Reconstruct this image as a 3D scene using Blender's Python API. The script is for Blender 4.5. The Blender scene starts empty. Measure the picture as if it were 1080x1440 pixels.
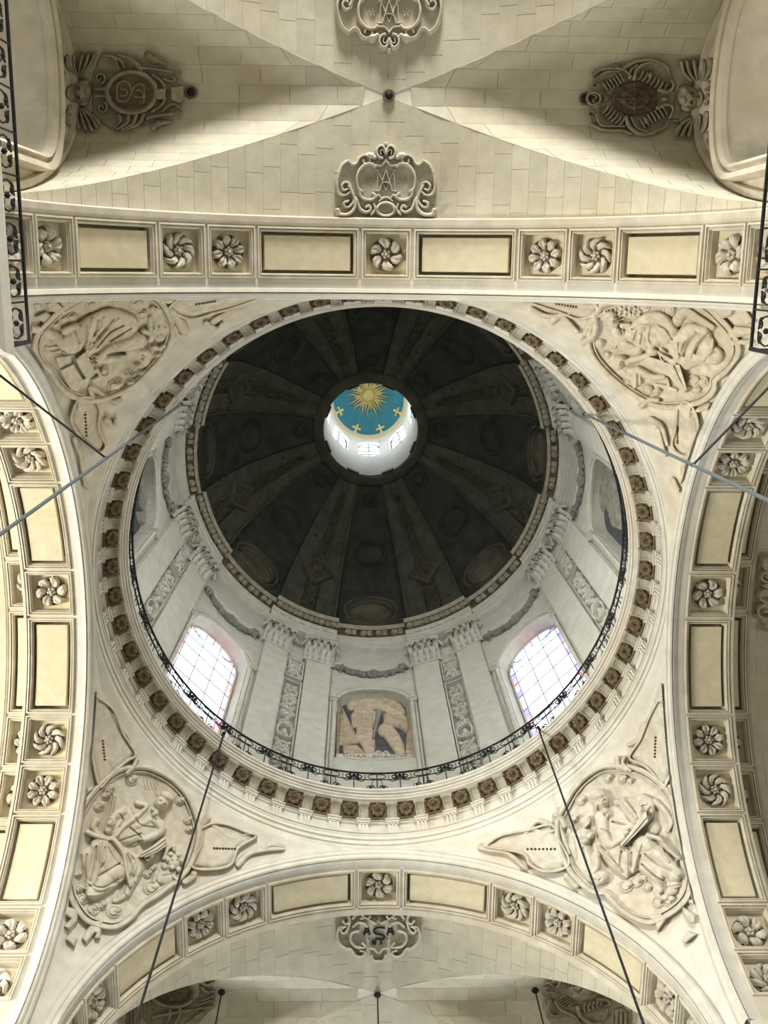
import bpy, math, random
import numpy as np
from mathutils import Matrix, Vector
random.seed(7); RNG = np.random.RandomState(5)
sc = bpy.context.scene
COL = sc.collection
ZC = 22.4                      # world height of the crossing-arch crowns; all z below are relative to it
PI = math.pi
def rad(a): return a * PI / 180.0

# ------------------------------------------------------------------ camera
FPX = 1444.73
def cam_rot(rx, ry, rz):
    cx, sx, cy, sy, cz, sz = math.cos(rx), math.sin(rx), math.cos(ry), math.sin(ry), math.cos(rz), math.sin(rz)
    Rx = np.array([[1, 0, 0], [0, cx, -sx], [0, sx, cx]]); Ry = np.array([[cy, 0, sy], [0, 1, 0], [-sy, 0, cy]])
    Rz = np.array([[cz, -sz, 0], [sz, cz, 0], [0, 0, 1]])
    return Rz @ Ry @ Rx                       # rows: image right, image down, view direction
RM = cam_rot(0.2310, -0.0252, 0.0058)
CP = np.array([-0.5229, -6.6899, -20.8159])
cam_d = bpy.data.cameras.new('camera'); cam = bpy.data.objects.new('camera', cam_d); COL.objects.link(cam)
cam_d.sensor_fit = 'AUTO'; cam_d.sensor_width = 36.0; cam_d.lens = FPX / 1440.0 * 36.0
cam_d.clip_start = 0.05; cam_d.clip_end = 400
mw = Matrix.Identity(4)
for i in range(3):
    mw[i][0] = RM[0, i]; mw[i][1] = -RM[1, i]; mw[i][2] = -RM[2, i]
    mw[i][3] = CP[i] + (ZC if i == 2 else 0)
cam.matrix_world = mw
sc.camera = cam

# ------------------------------------------------------------------ world, daylight, exposure
world = bpy.data.worlds.new('sky'); sc.world = world; world.use_nodes = True
bg = world.node_tree.nodes['Background']; bg.inputs[0].default_value = (0.93, 0.97, 1.0, 1); bg.inputs[1].default_value = 0.10
def area(name, loc, target, sx, sy, power, color):
    l = bpy.data.lights.new(name, 'AREA'); l.shape = 'RECTANGLE'; l.size = sx; l.size_y = sy; l.energy = power; l.color = color
    o = bpy.data.objects.new(name, l); COL.objects.link(o)
    o.location = (loc[0], loc[1], loc[2] + ZC)
    d = Vector((target[0] - loc[0], target[1] - loc[1], target[2] - loc[2]))
    o.rotation_euler = d.to_track_quat('-Z', 'Y').to_euler()
    return o
# daylight through the great facade window behind the camera, the choir windows and the transept windows
area('facade_window_daylight', (0.5, -34, -7), (0, 0, -2), 5, 7, 9400, (1.0, 0.975, 0.93))
area('choir_window_daylight', (0, 30, -10), (0, 0, -4), 7, 8, 3500, (0.92, 0.96, 1.0))
area('transept_window_daylight', (-22, 0, -11), (0, 0, -3), 6, 7, 6000, (1.0, 0.96, 0.86))
area('transept_window_daylight', (22, 0, -11), (0, 0, -3), 6, 7, 500, (1.0, 0.94, 0.84))
vs = sc.view_settings
vs.view_transform = 'Standard'; vs.look = 'None'; vs.gamma = 1.0; vs.use_curve_mapping = False; vs.exposure = 0.42
sc.cycles.max_bounces = 6; sc.cycles.diffuse_bounces = 4

# ------------------------------------------------------------------ materials
MATS = {}
def mat(name, col, rough=0.85, var=0.12, scale=3.0, bump=0.25, bscale=30.0, metal=0.0, tint=None, objvar=0.0, stain=None, brick=None, cv=1.0):
    m = bpy.data.materials.new(name); m.use_nodes = True; nt = m.node_tree; N = nt.nodes; L = nt.links
    b = N['Principled BSDF']; b.inputs['Roughness'].default_value = rough; b.inputs['Metallic'].default_value = metal
    try: b.inputs['Specular IOR Level'].default_value = 0.25
    except Exception: pass
    geo = N.new('ShaderNodeNewGeometry')
    n1 = N.new('ShaderNodeTexNoise'); n1.inputs['Scale'].default_value = scale; n1.inputs['Detail'].default_value = 6
    L.new(geo.outputs['Position'], n1.inputs['Vector'])
    ramp = N.new('ShaderNodeValToRGB'); e = ramp.color_ramp.elements
    t = tint or (col[0] * (1 - var) * 0.98, col[1] * (1 - var), col[2] * (1 - var * 1.2))
    e[0].position = 0.3; e[0].color = (*t, 1); e[1].position = 0.68
    e[1].color = (min(1, col[0] * (1 + var * .5)), min(1, col[1] * (1 + var * .5)), min(1, col[2] * (1 + var * .5)), 1)
    L.new(n1.outputs[0], ramp.inputs[0]); out = ramp.outputs[0]
    if stain:                                   # broad brownish mineral staining with its own shape
        n3 = N.new('ShaderNodeTexNoise'); n3.inputs['Scale'].default_value = 0.55; n3.inputs['Detail'].default_value = 4
        L.new(geo.outputs['Position'], n3.inputs['Vector'])
        r3 = N.new('ShaderNodeValToRGB'); r3.color_ramp.elements[0].position = 0.48; r3.color_ramp.elements[1].position = 0.75
        r3.color_ramp.elements[0].color = (0, 0, 0, 1); r3.color_ramp.elements[1].color = (.6, .6, .6, 1)
        L.new(n3.outputs[0], r3.inputs[0])
        mx = N.new('ShaderNodeMix'); mx.data_type = 'RGBA'; L.new(r3.outputs[0], mx.inputs[0]); L.new(out, mx.inputs[6]); mx.inputs[7].default_value = (*stain, 1)
        out = mx.outputs[2]
    if objvar:
        oi = N.new('ShaderNodeObjectInfo'); mr = N.new('ShaderNodeMapRange'); mr.inputs[3].default_value = 1 - objvar; mr.inputs[4].default_value = 1 + objvar
        L.new(oi.outputs['Random'], mr.inputs[0])
        mm = N.new('ShaderNodeVectorMath'); mm.operation = 'SCALE'; L.new(out, mm.inputs[0]); L.new(mr.outputs[0], mm.inputs[3]); out = mm.outputs[0]
    L.new(out, b.inputs['Base Color'])
    n2 = N.new('ShaderNodeTexNoise'); n2.inputs['Scale'].default_value = bscale; n2.inputs['Detail'].default_value = 5
    L.new(geo.outputs['Position'], n2.inputs['Vector'])
    bp = N.new('ShaderNodeBump'); bp.inputs['Strength'].default_value = bump; bp.inputs['Distance'].default_value = 0.02
    L.new(n2.outputs[0], bp.inputs['Height']); L.new(bp.outputs[0], b.inputs['Normal'])
    MATS[name] = m; return m
def emit(name, col, s):
    m = bpy.data.materials.new(name); m.use_nodes = True; nt = m.node_tree
    b = nt.nodes['Principled BSDF']; b.inputs['Base Color'].default_value = (*col, 1)
    b.inputs['Emission Color'].default_value = (*col, 1); b.inputs['Emission Strength'].default_value = s
    b.inputs['Roughness'].default_value = 0.3
    MATS[name] = m; return m
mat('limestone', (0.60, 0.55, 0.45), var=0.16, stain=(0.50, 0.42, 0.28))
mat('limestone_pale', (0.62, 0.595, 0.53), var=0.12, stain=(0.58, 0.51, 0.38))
mat('carved', (0.56, 0.52, 0.44), var=0.20, scale=6, stain=(0.46, 0.38, 0.26))
mat('carved_warm', (0.57, 0.50, 0.385), var=0.22, scale=6, stain=(0.42, 0.33, 0.21))
mat('carved_dirty', (0.34, 0.30, 0.22), var=0.3, scale=7)
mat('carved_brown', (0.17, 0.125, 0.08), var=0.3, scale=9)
mat('ochre_panel', (0.64, 0.57, 0.40), var=0.10, scale=5, stain=(0.54, 0.46, 0.29), objvar=0.05)
mat('vault_stone', (0.56, 0.52, 0.41), var=0.10, scale=4, objvar=0.06, stain=(0.46, 0.40, 0.27))
mat('mortar', (0.74, 0.71, 0.62), var=0.08)
mat('drum_stone', (0.56, 0.56, 0.50), var=0.12, stain=(0.50, 0.48, 0.38))
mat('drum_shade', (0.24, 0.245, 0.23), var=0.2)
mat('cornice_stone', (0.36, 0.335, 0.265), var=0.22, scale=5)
mat('dome_stone', (0.046, 0.047, 0.036), var=0.35, scale=1.6, tint=(0.026, 0.031, 0.025))  # the dome's dim lighting is put into these near-black stone colours
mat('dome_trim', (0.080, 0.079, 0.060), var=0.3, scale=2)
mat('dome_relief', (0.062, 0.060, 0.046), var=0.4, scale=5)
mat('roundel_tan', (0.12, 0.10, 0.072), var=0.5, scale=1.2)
mat('iron', (0.012, 0.014, 0.018), rough=0.5, var=0.2, bump=0.1)
mat('cable_grey', (0.12, 0.145, 0.16), rough=0.5, var=0.1, bump=0.05)
mat('bar_grey', (0.26, 0.31, 0.36), rough=0.5, var=0.1, bump=0.05)
mat('lantern_plaster', (0.80, 0.80, 0.77), var=0.05, bump=0.05)
mat('lantern_cream', (0.78, 0.70, 0.52), var=0.06, bump=0.05)
mat('sky_blue', (0.10, 0.40, 0.53), var=0.10, scale=2.5, bump=0.05)
mat('gold', (0.95, 0.70, 0.26), rough=0.45, var=0.15, metal=0.0)
mat('dark_gap', (0.03, 0.027, 0.022), var=0.1)
mat('floor_stone', (0.22, 0.21, 0.19), var=0.1)
mat('paint_tan', (0.50, 0.42, 0.31), var=0.25, scale=5)
mat('paint_flesh', (0.56, 0.48, 0.37), var=0.25, scale=5)
mat('paint_blue', (0.085, 0.095, 0.10), var=0.3, scale=4)
mat('paint_grey', (0.30, 0.30, 0.27), var=0.3, scale=4)
mat('wood', (0.16, 0.10, 0.06), var=0.3)
emit('glass_white', (0.94, 0.97, 1.0), 1.35)
emit('glass_pink', (1.0, 0.55, 0.70), 1.0)
emit('glass_red', (1.0, 0.40, 0.42), .95)
emit('glass_blue', (0.36, 0.36, 0.95), .9)
emit('glass_sky', (0.40, 0.68, 0.98), .8)
emit('glass_violet', (0.70, 0.56, 0.97), 1.0)
emit('glass_amber', (1.0, 0.80, 0.62), 1.0)
emit('lantern_glass', (0.95, 0.98, 1.0), 1.15)
emit('glass_boosted', (1.0, 0.98, 0.95), 13.0)  # extra glow added in the two unseen windows to brighten the drum
emit('nave_glass', (0.95, 0.96, 1.0), .45)

# ------------------------------------------------------------------ object helpers
def link(o, parent=None, M=None):
    COL.objects.link(o)
    if parent is not None: o.parent = parent
    if M is not None:
        if parent is not None: o.matrix_local = WORLD[parent.name].inverted() @ M
        else: o.matrix_world = M
        WORLD[o.name] = M
    return o
WORLD = {}
def tag(o, label=None, cat=None, group=None, kind=None):
    if label: o['label'] = label
    if cat: o['category'] = cat
    if group: o['group'] = group
    if kind: o['kind'] = kind
    return o
def T(x, y, z): return Matrix.Translation((x, y, z))
def thing(name, M, label, cat, group=None):
    o = bpy.data.objects.new(name, None); o.empty_display_size = 0.2
    link(o, None, M); return tag(o, label, cat, group)
def put(name, me, m, parent=None, M=None):          # an object on a given mesh, at world matrix M
    o = bpy.data.objects.new(name, me)
    if m is not None and len(me.materials) == 0: me.materials.append(MATS[m])
    return link(o, parent, M if M is not None else Matrix.Identity(4))
class MB:
    def __init__(s): s.v = []; s.f = []; s.n = 0
    def add(s, v, f):
        v = np.asarray(v, float).reshape(-1, 3); b = s.n
        s.v.append(v); s.n += len(v); s.f.extend([tuple(i + b for i in q) for q in f]); return s
    def grid(s, P, closed=False):                    # P: (a,b,3)
        a, b = P.shape[:2]; F = []
        for i in range(a - 1):
            for j in range(b if closed else b - 1):
                k = (j + 1) % b; F.append((i * b + j, i * b + k, (i + 1) * b + k, (i + 1) * b + j))
        return s.add(P.reshape(-1, 3), F)
    def box(s, c, d):
        x, y, z = c; a, b, e = d[0] / 2, d[1] / 2, d[2] / 2
        V = [(x + i * a, y + j * b, z + k * e) for k in (-1, 1) for j in (-1, 1) for i in (-1, 1)]
        return s.add(V, [(0, 1, 3, 2), (4, 6, 7, 5), (0, 4, 5, 1), (2, 3, 7, 6), (0, 2, 6, 4), (1, 5, 7, 3)])
    def hexa(s, V): return s.add(V, [(0, 1, 3, 2), (4, 6, 7, 5), (0, 4, 5, 1), (2, 3, 7, 6), (0, 2, 6, 4), (1, 5, 7, 3)])
    def tube(s, pts, r, n=6, r1=None):
        P = np.asarray(pts, float); m = len(P); Tn = np.gradient(P, axis=0); Tn /= np.linalg.norm(Tn, axis=1)[:, None] + 1e-9
        up = np.array([0.13, 0.21, 0.97]); G = np.zeros((m, n, 3))
        for i in range(m):
            a = np.cross(Tn[i], up); a /= np.linalg.norm(a) + 1e-9; b = np.cross(Tn[i], a)
            rr = r if r1 is None else r + (r1 - r) * i / (m - 1)
            for j in range(n):
                q = 2 * PI * j / n; G[i, j] = P[i] + rr * (math.cos(q) * a + math.sin(q) * b)
        s.grid(G, True); s.add(G[0], [tuple(range(n))]); s.add(G[-1], [tuple(range(n))]); return s
    def lathe(s, prof, n=96, a0=0.0, a1=360.0, f=None):   # about the dome axis; angle from +Y towards +X
        full = abs(a1 - a0 - 360) < 1e-6; A = np.linspace(rad(a0), rad(a1), n + (0 if full else 1), endpoint=not full)
        P = np.zeros((len(prof), len(A), 3))
        for i, (r, z) in enumerate(prof): P[i, :, 0] = r * np.sin(A); P[i, :, 1] = r * np.cos(A); P[i, :, 2] = z
        s.grid(P, full)
        return s
    def caps(s, prof, a):                                # close a cut lathe with a flat end
        s.add([(r * math.sin(rad(a)), r * math.cos(rad(a)), z) for r, z in prof], [tuple(range(len(prof)))]); return s
    def ball(s, c, r, n=8, m=6, sq=(1, 1, 1)):
        A = np.linspace(0, 2 * PI, n, endpoint=False); B = np.linspace(0, PI, m + 1); P = np.zeros((m + 1, n, 3))
        for i, b in enumerate(B):
            P[i, :, 0] = c[0] + r * sq[0] * math.sin(b) * np.cos(A); P[i, :, 1] = c[1] + r * sq[1] * math.sin(b) * np.sin(A); P[i, :, 2] = c[2] + r * sq[2] * math.cos(b)
        return s.grid(P, True)
    def mesh(s, name, smooth=False, dz=0.0):
        me = bpy.data.meshes.new(name); V = np.concatenate(s.v) if s.v else np.zeros((0, 3)); V = V.copy(); V[:, 2] += dz
        me.from_pydata(V.tolist(), [], s.f); me.update()
        if smooth: me.polygons.foreach_set('use_smooth', [True] * len(me.polygons))
        return me
    def build(s, name, m, parent=None, smooth=False, base=True):   # verts in scene coords (z relative to the crown)
        V = np.concatenate(s.v); lo = V.min(0); hi = V.max(0); c = np.array([(lo[0] + hi[0]) / 2, (lo[1] + hi[1]) / 2, lo[2]])
        me = bpy.data.meshes.new(name); me.from_pydata((V - c).tolist(), [], s.f); me.update()
        if smooth: me.polygons.foreach_set('use_smooth', [True] * len(me.polygons))
        me.materials.append(MATS[m])
        o = bpy.data.objects.new(name, me)
        return link(o, parent, T(c[0], c[1], c[2] + ZC))
def structure(o): o['kind'] = 'structure'; return o
def polar(th, r, z, extra=None):    # local X tangential, Y outward, Z up, at angle th from +Y towards +X
    a = rad(th); M = T(r * math.sin(a), r * math.cos(a), z + ZC) @ Matrix.Rotation(-a, 4, 'Z')
    return M if extra is None else M @ extra
def frame_matrix(p, x, y, z):
    M = Matrix.Identity(4)
    for i in range(3): M[i][0] = x[i]; M[i][1] = y[i]; M[i][2] = z[i]; M[i][3] = p[i] + (ZC if i == 2 else 0)
    return M

# ------------------------------------------------------------------ relief carving: heights rastered on a grid that lies on a real surface
def spline(pts, n=None):
    P = np.asarray(pts, float)
    if len(P) < 3: return P
    n = n or 6; Q = np.vstack([2 * P[0] - P[1], P, 2 * P[-1] - P[-2]]); out = []
    for i in range(1, len(Q) - 2):
        p0, p1, p2, p3 = Q[i - 1], Q[i], Q[i + 1], Q[i + 2]
        for k in range(n):
            t = k / n; out.append(0.5 * ((2 * p1) + (-p0 + p2) * t + (2 * p0 - 5 * p1 + 4 * p2 - p3) * t * t + (-p0 + 3 * p1 - 3 * p2 + p3) * t ** 3))
    out.append(P[-1]); return np.array(out)
def seg_dist(U, V, P):
    best = np.full(U.shape, 1e9); par = np.zeros(U.shape); m = len(P) - 1
    for i in range(m):
        ax, ay = P[i]; dx, dy = P[i + 1] - P[i]; L2 = dx * dx + dy * dy + 1e-12
        t = np.clip(((U - ax) * dx + (V - ay) * dy) / L2, 0, 1)
        d = np.hypot(U - ax - t * dx, V - ay - t * dy); k = d < best
        best[k] = d[k]; par[k] = (i + t[k]) / m
    return best, par
def inside(U, V, P):
    c = np.zeros(U.shape, bool); n = len(P); j = n - 1
    for i in range(n):
        xi, yi = P[i]; xj, yj = P[j]
        c ^= ((yi > V) != (yj > V)) & (U < (xj - xi) * (V - yi) / (yj - yi + 1e-12) + xi); j = i
    return c
def lean_to_nave(p):           # high reliefs are cut leaning towards the people standing below
    d = np.array([0.0, -6.0, -20.8]) - p; return d / np.linalg.norm(d)
class Relief:
    def __init__(s, x0, y0, x1, y1, step, surf, hs=1.0):
        s.u = np.arange(x0, x1 + step, step); s.v = np.arange(y0, y1 + step, step)
        s.U, s.V = np.meshgrid(s.u, s.v); s.surf = surf; s.hs = hs; s.P = None; s.step = step; s.lean = None
    def win(s, P, w):
        lo = P.min(0) - w; hi = P.max(0) + w
        a, b = np.searchsorted(s.u, [lo[0], hi[0]]); c, d = np.searchsorted(s.v, [lo[1], hi[1]])
        return slice(max(c - 1, 0), d + 1), slice(max(a - 1, 0), b + 1)
    def height(s, prims, sym=None):
        H = np.full(s.U.shape, -1.0)
        if sym is not None:
            q = []
            for p in prims:
                q.append(p)
                if p[0] == 'b': q.append(('b', 2 * sym - p[1], *p[2:5], -(p[5] if len(p) > 6 else 0), p[-1]))
                elif p[0] == 's': q.append(('s', 2 * sym - p[1], p[2], p[3], p[4], 180 - p[5], -p[6], *p[7:]))
                else: q.append((p[0], [(2 * sym - a, b) for a, b in p[1]], *p[2:]))
            prims = q
        for p in prims:
            k = p[0]
            if k == 'b':
                cx, cy, rx, ry = p[1:5]; a = rad(p[5]) if len(p) > 6 else 0.0; h = p[-1]
                sl = s.win(np.array([[cx, cy]]), max(rx, ry)); u = s.U[sl] - cx; v = s.V[sl] - cy
                x = (u * math.cos(a) + v * math.sin(a)) / rx; y = (-u * math.sin(a) + v * math.cos(a)) / ry
                d = 1 - x * x - y * y; g = np.where(d > 0, h * np.sqrt(np.maximum(d, 0)), -1); H[sl] = np.maximum(H[sl], g)
            elif k in 'ts':
                if k == 't': P = spline(p[1]); w0, w1, h = (p[2], p[2], p[3]) if len(p) == 4 else p[2:5]
                else:
                    cx, cy, r, turns, a0, dr, w0, h = p[1:9]; w1 = w0 * 0.6
                    q = np.linspace(0, 1, int(14 * abs(turns)) + 6); rr = r * (1 - 0.85 * q); an = rad(a0) + dr * 2 * PI * turns * q
                    P = np.stack([cx + rr * np.cos(an), cy + rr * np.sin(an)], 1)
                w = max(w0, w1); sl = s.win(P, w); d, par = seg_dist(s.U[sl], s.V[sl], P); ww = w0 + (w1 - w0) * par
                g = np.where(d < ww, h * np.sqrt(np.maximum(1 - (d / ww) ** 2, 0)) ** 0.8, -1); H[sl] = np.maximum(H[sl], g)
            elif k == 'p':
                P = np.asarray(p[1], float); h = p[2]; bev = p[3]; sl = s.win(P, 0); u = s.U[sl]; v = s.V[sl]
                d, _ = seg_dist(u, v, np.vstack([P, P[:1]])); ins = inside(u, v, P)
                g = np.where(ins, h * np.sqrt(np.clip(1 - (1 - np.minimum(d / bev, 1)) ** 2, 0, 1)), -1); H[sl] = np.maximum(H[sl], g)
            elif k == 'd':                          # flat disc
                cx, cy, rx, ry, h = p[1:6]; sl = s.win(np.array([[cx, cy]]), max(rx, ry))
                q = ((s.U[sl] - cx) / rx) ** 2 + ((s.V[sl] - cy) / ry) ** 2; H[sl] = np.where(q < 1, np.maximum(H[sl], h), H[sl])
            elif k in 'FG':                         # fold ridges / grooves on what is there already
                P = spline(p[1]); w, amp = p[2], p[3]; sl = s.win(P, w); d, _ = seg_dist(s.U[sl], s.V[sl], P)
                prof = np.where(d < w, 0.5 * (1 + np.cos(PI * d / w)), 0); g = H[sl]
                H[sl] = np.where(g > 0, np.maximum(g + (amp if k == 'F' else -amp) * prof, 0.012), g)
            elif k == 'H':                          # hollow ellipse
                cx, cy, rx, ry, amp = p[1:6]; sl = s.win(np.array([[cx, cy]]), max(rx, ry))
                q = ((s.U[sl] - cx) / rx) ** 2 + ((s.V[sl] - cy) / ry) ** 2; g = H[sl]
                H[sl] = np.where((q < 1) & (g > 0), np.maximum(g - amp * np.sqrt(np.clip(1 - q, 0, 1)), 0.012), g)
        return H
    def carve(s, name, m, parent, prims, sym=None, lift=0.0, soft=0):
        if s.P is None:
            s.P, s.N = s.surf(s.U, s.V)
            if s.lean is not None: s.N = np.broadcast_to(s.lean, s.N.shape)
        H = s.height(prims, sym); on = (H > 0) & np.isfinite(s.P[..., 0])
        for _ in range(soft):                       # smooth the chiselling inside the outline
            A = np.where(on, H, 0.0); W = on.astype(float); a = np.pad(A, 1); w = np.pad(W, 1); sa = 0; sw = 0
            for di in (0, 1, 2):
                for dj in (0, 1, 2): sa = sa + a[di:di + A.shape[0], dj:dj + A.shape[1]]; sw = sw + w[di:di + A.shape[0], dj:dj + A.shape[1]]
            H = np.where(on, sa / np.maximum(sw, 1), H)
        if not on.any(): return None
        ok = np.isfinite(s.P[..., 0]); cell = on[:-1, :-1] | on[1:, :-1] | on[:-1, 1:] | on[1:, 1:]
        cell &= ok[:-1, :-1] & ok[1:, :-1] & ok[:-1, 1:] & ok[1:, 1:]
        use = np.zeros(on.shape, bool); use[:-1, :-1] |= cell; use[1:, :-1] |= cell; use[:-1, 1:] |= cell; use[1:, 1:] |= cell
        idx = -np.ones(on.shape, int); idx[use] = np.arange(use.sum())
        h = np.where(on, H * s.hs + lift, -0.03)[use]
        V = s.P[use] + s.N[use] * h[:, None]
        I, J = np.nonzero(cell); F = np.stack([idx[I, J], idx[I, J + 1], idx[I + 1, J + 1], idx[I + 1, J]], 1)
        c = V.mean(0); me = bpy.data.meshes.new(name)
        me.vertices.add(len(V)); me.vertices.foreach_set('co', (V - c).astype(np.float32).ravel())
        me.loops.add(F.size); me.loops.foreach_set('vertex_index', F.astype(np.int32).ravel())
        me.polygons.add(len(F)); me.polygons.foreach_set('loop_start', np.arange(0, F.size, 4, dtype=np.int32))
        me.update(calc_edges=True); me.validate()
        me.polygons.foreach_set('use_smooth', [True] * len(me.polygons)); me.materials.append(MATS[m])
        o = bpy.data.objects.new(name, me); return link(o, parent, T(c[0], c[1], c[2] + ZC))
def ray_surface(fun, z0, z1, x0, y0, scale, sx=1.0, sy=1.0):
    """carving units -> the stone surface fun(x,y,z)=0 (positive outside) that the sight line meets"""
    def surf(U, V):
        px = x0 + U / scale * sx; py = y0 + V / scale * sy
        D = np.stack([(px - 540) / FPX, (py - 720) / FPX, np.ones_like(px)], -1) @ RM
        def at(z): t = (z - CP[2]) / D[..., 2]; return CP + D * t[..., None]
        lo = np.full(px.shape, z0, float); hi = np.full(px.shape, z1, float); found = np.zeros(px.shape, bool); zs = np.linspace(z0, z1, 50)
        for a, b in zip(zs[:-1], zs[1:]):
            q = at(np.full(px.shape, b)); q0 = at(np.full(px.shape, a)); k = (fun(q[..., 0], q[..., 1], q[..., 2]) > 0) & (fun(q0[..., 0], q0[..., 1], q0[..., 2]) <= 0)
            lo[k] = a; hi[k] = b; found |= k
        for _ in range(22):
            mid = (lo + hi) / 2; q = at(mid); k = fun(q[..., 0], q[..., 1], q[..., 2]) > 0
            hi = np.where(k, mid, hi); lo = np.where(k, lo, mid)
        P = at((lo + hi) / 2); e = 0.02; x, y, z = P[..., 0], P[..., 1], P[..., 2]
        G = np.stack([fun(x + e, y, z) - fun(x - e, y, z), fun(x, y + e, z) - fun(x, y - e, z), fun(x, y, z + e) - fun(x, y, z - e)], -1)
        P[~found] = np.nan
        if fun is pend_fun: P[(np.abs(x) > A_ - .03) | (np.abs(y) > A_ - .03)] = np.nan      # carving stops at the arch edge
        return P, -G / (np.linalg.norm(G, axis=-1)[..., None] + 1e-9)
    return surf

# ------------------------------------------------------------------ main dimensions (metres, z from the arch crowns)
RA = 5.79; ZS = -RA; A_ = 6.15; RO = 6.0
YC = 9.95; LB = 4.48; RV = 5.96; ZV = 0.2
def pend_rho2(phi, zeta):
    base = A_ * A_ + RO * RO
    rb = np.sqrt(np.maximum(base - zeta ** 2, 1e-6)); p0 = np.where(rb > A_, np.arccos(np.clip(A_ / rb, -1, 1)), 0.0)
    q = np.mod(phi, PI / 2); v = np.clip((q - p0) / np.maximum(PI / 2 - 2 * p0, 1e-4), 0, 1)
    r2 = base + 7.9 * np.sin(PI * v) * np.clip(zeta / 6.39, 0, 1.2) ** 2 - zeta ** 2
    z = zeta + ZS; g = A_ + np.maximum(z - 0.21, 0) * 0.615
    return np.maximum(r2, np.where(z > 0.15, g * g, 0))
def pend_fun(x, y, z): return x * x + y * y - pend_rho2(np.arctan2(x, y), np.maximum(z - ZS, 0))
def barrel_fun(x, y, z): return x * x + (z - (ZV - RV)) ** 2 - RV * RV
def lunette_fun(sgn):
    def f(x, y, z): return np.maximum(((y - sgn * YC) / (LB / 2)) ** 2 * RV * RV + (z - (ZV - RV)) ** 2 - RV * RV, (np.abs(x) - RV - .015) * 2 * RV)   # the cell, closed by its lunette wall
    return f

#SECTION structure
# ------------------------------------------------------------------ floor, piers
fl = structure(MB().box((0, -2, -22.5), (90, 110, 0.2)).build('floor', 'floor_stone'))
for sx in (-1, 1):
    for sy in (-1, 1):
        b = MB()
        b.box((sx * 7.2, sy * 7.2, -14.3), (2.1, 2.1, 16.2)); b.box((sx * 6.95, sy * 6.95, -21.9), (2.9, 2.9, 0.9)); b.box((sx * 7.0, sy * 7.0, -6.35), (2.5, 2.5, 0.3))
        b.box((sx * 7.2, sy * 6.97, -5.99), (1.9, 2.45, 0.34)); b.box((sx * 6.97, sy * 7.2, -5.99), (2.45, 1.9, 0.34))
        structure(b.build('wall_pier_%s_%s' % ('choir' if sy > 0 else 'nave', 'east' if sx > 0 else 'west'), 'limestone_pale'))

# ------------------------------------------------------------------ pendentives
for k in range(4):
    Zt = np.concatenate([np.linspace(0, 5.9, 46), np.linspace(5.9, 6.37, 10)[1:]]); n = 40; P = np.zeros((len(Zt), n + 1, 3))
    for i, ze in enumerate(Zt):
        rb = math.sqrt(max(A_ * A_ + RO * RO - ze * ze, 1e-6)); p0 = math.acos(min(1, A_ / rb)) if rb > A_ else 0.0
        ph = np.linspace(p0, PI / 2 - p0, n + 1); ph[0] += 1e-6; ph[-1] -= 1e-6; rho = np.sqrt(pend_rho2(ph, np.full(n + 1, ze)))
        an = ph + k * PI / 2; P[i, :, 0] = rho * np.sin(an); P[i, :, 1] = rho * np.cos(an); P[i, :, 2] = ze + ZS
    structure(MB().grid(P).build('wall_pendentive_' + ('ox', 'angel', 'book', 'lion')[k], 'limestone' if k in (1, 2) else 'limestone_pale', smooth=True))  # brighter light in front, shade at the rear, put into the stone tone

# ------------------------------------------------------------------ crossing arches with coffers
def arch_pt(k, t, d, r):
    s, c = math.sin(t), math.cos(t); z = ZS + r * c
    return {'F': (r * s, d, z), 'T': (r * s, -d, z), 'L': (-d, r * s, z), 'R': (d, r * s, z)}[k]
COFFERS = [(-4, 4, 'r'), (6.2, 24.5, 'p'), (26.6, 34.6, 'r'), (36.7, 44.7, 'r'), (46.8, 63.3, 'p'), (65.4, 73.4, 'r'), (75.5, 83.5, 'r')]
ALLC = sorted(COFFERS + [(-b, -a, q) for a, b, q in COFFERS[1:]])
def sweep_arch(k, prof, t0=-90, t1=90, n=120, b=None):
    b = b or MB(); A = np.linspace(rad(t0), rad(t1), n + 1); P = np.array([[arch_pt(k, t, d, r) for t in A] for d, r in prof]); return b.grid(P)
def arch_patch(b, k, t0, t1, d0, d1, r):
    n = max(1, int(abs(t1 - t0) / 2.0)); A = np.linspace(rad(t0), rad(t1), n + 1); b.grid(np.array([[arch_pt(k, t, d, r) for t in A] for d in (d0, d1)]))
def arch_ring(b, k, c, prof, d0, d1, R):      # moulding that runs around a coffer: prof = (inset, radius)
    t0, t1 = c; n = max(1, int((t1 - t0) / 2.0)); rows = []
    for ins, r in prof:
        it = math.degrees(ins / R); row = [(t0 + it + (t1 - t0 - 2 * it) * i / n, d0 + ins) for i in range(n)]
        row += [(t1 - it, d0 + ins)] + [(t1 - it - (t1 - t0 - 2 * it) * i / n, d1 - ins) for i in range(n)] + [(t0 + it, d1 - ins)]
        rows.append([arch_pt(k, rad(t), d, r) for t, d in row])
    b.grid(np.array(rows), True)
ARCHTXT = {'F': 'choir', 'T': 'nave', 'L': 'transept_west', 'R': 'transept_east'}
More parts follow.
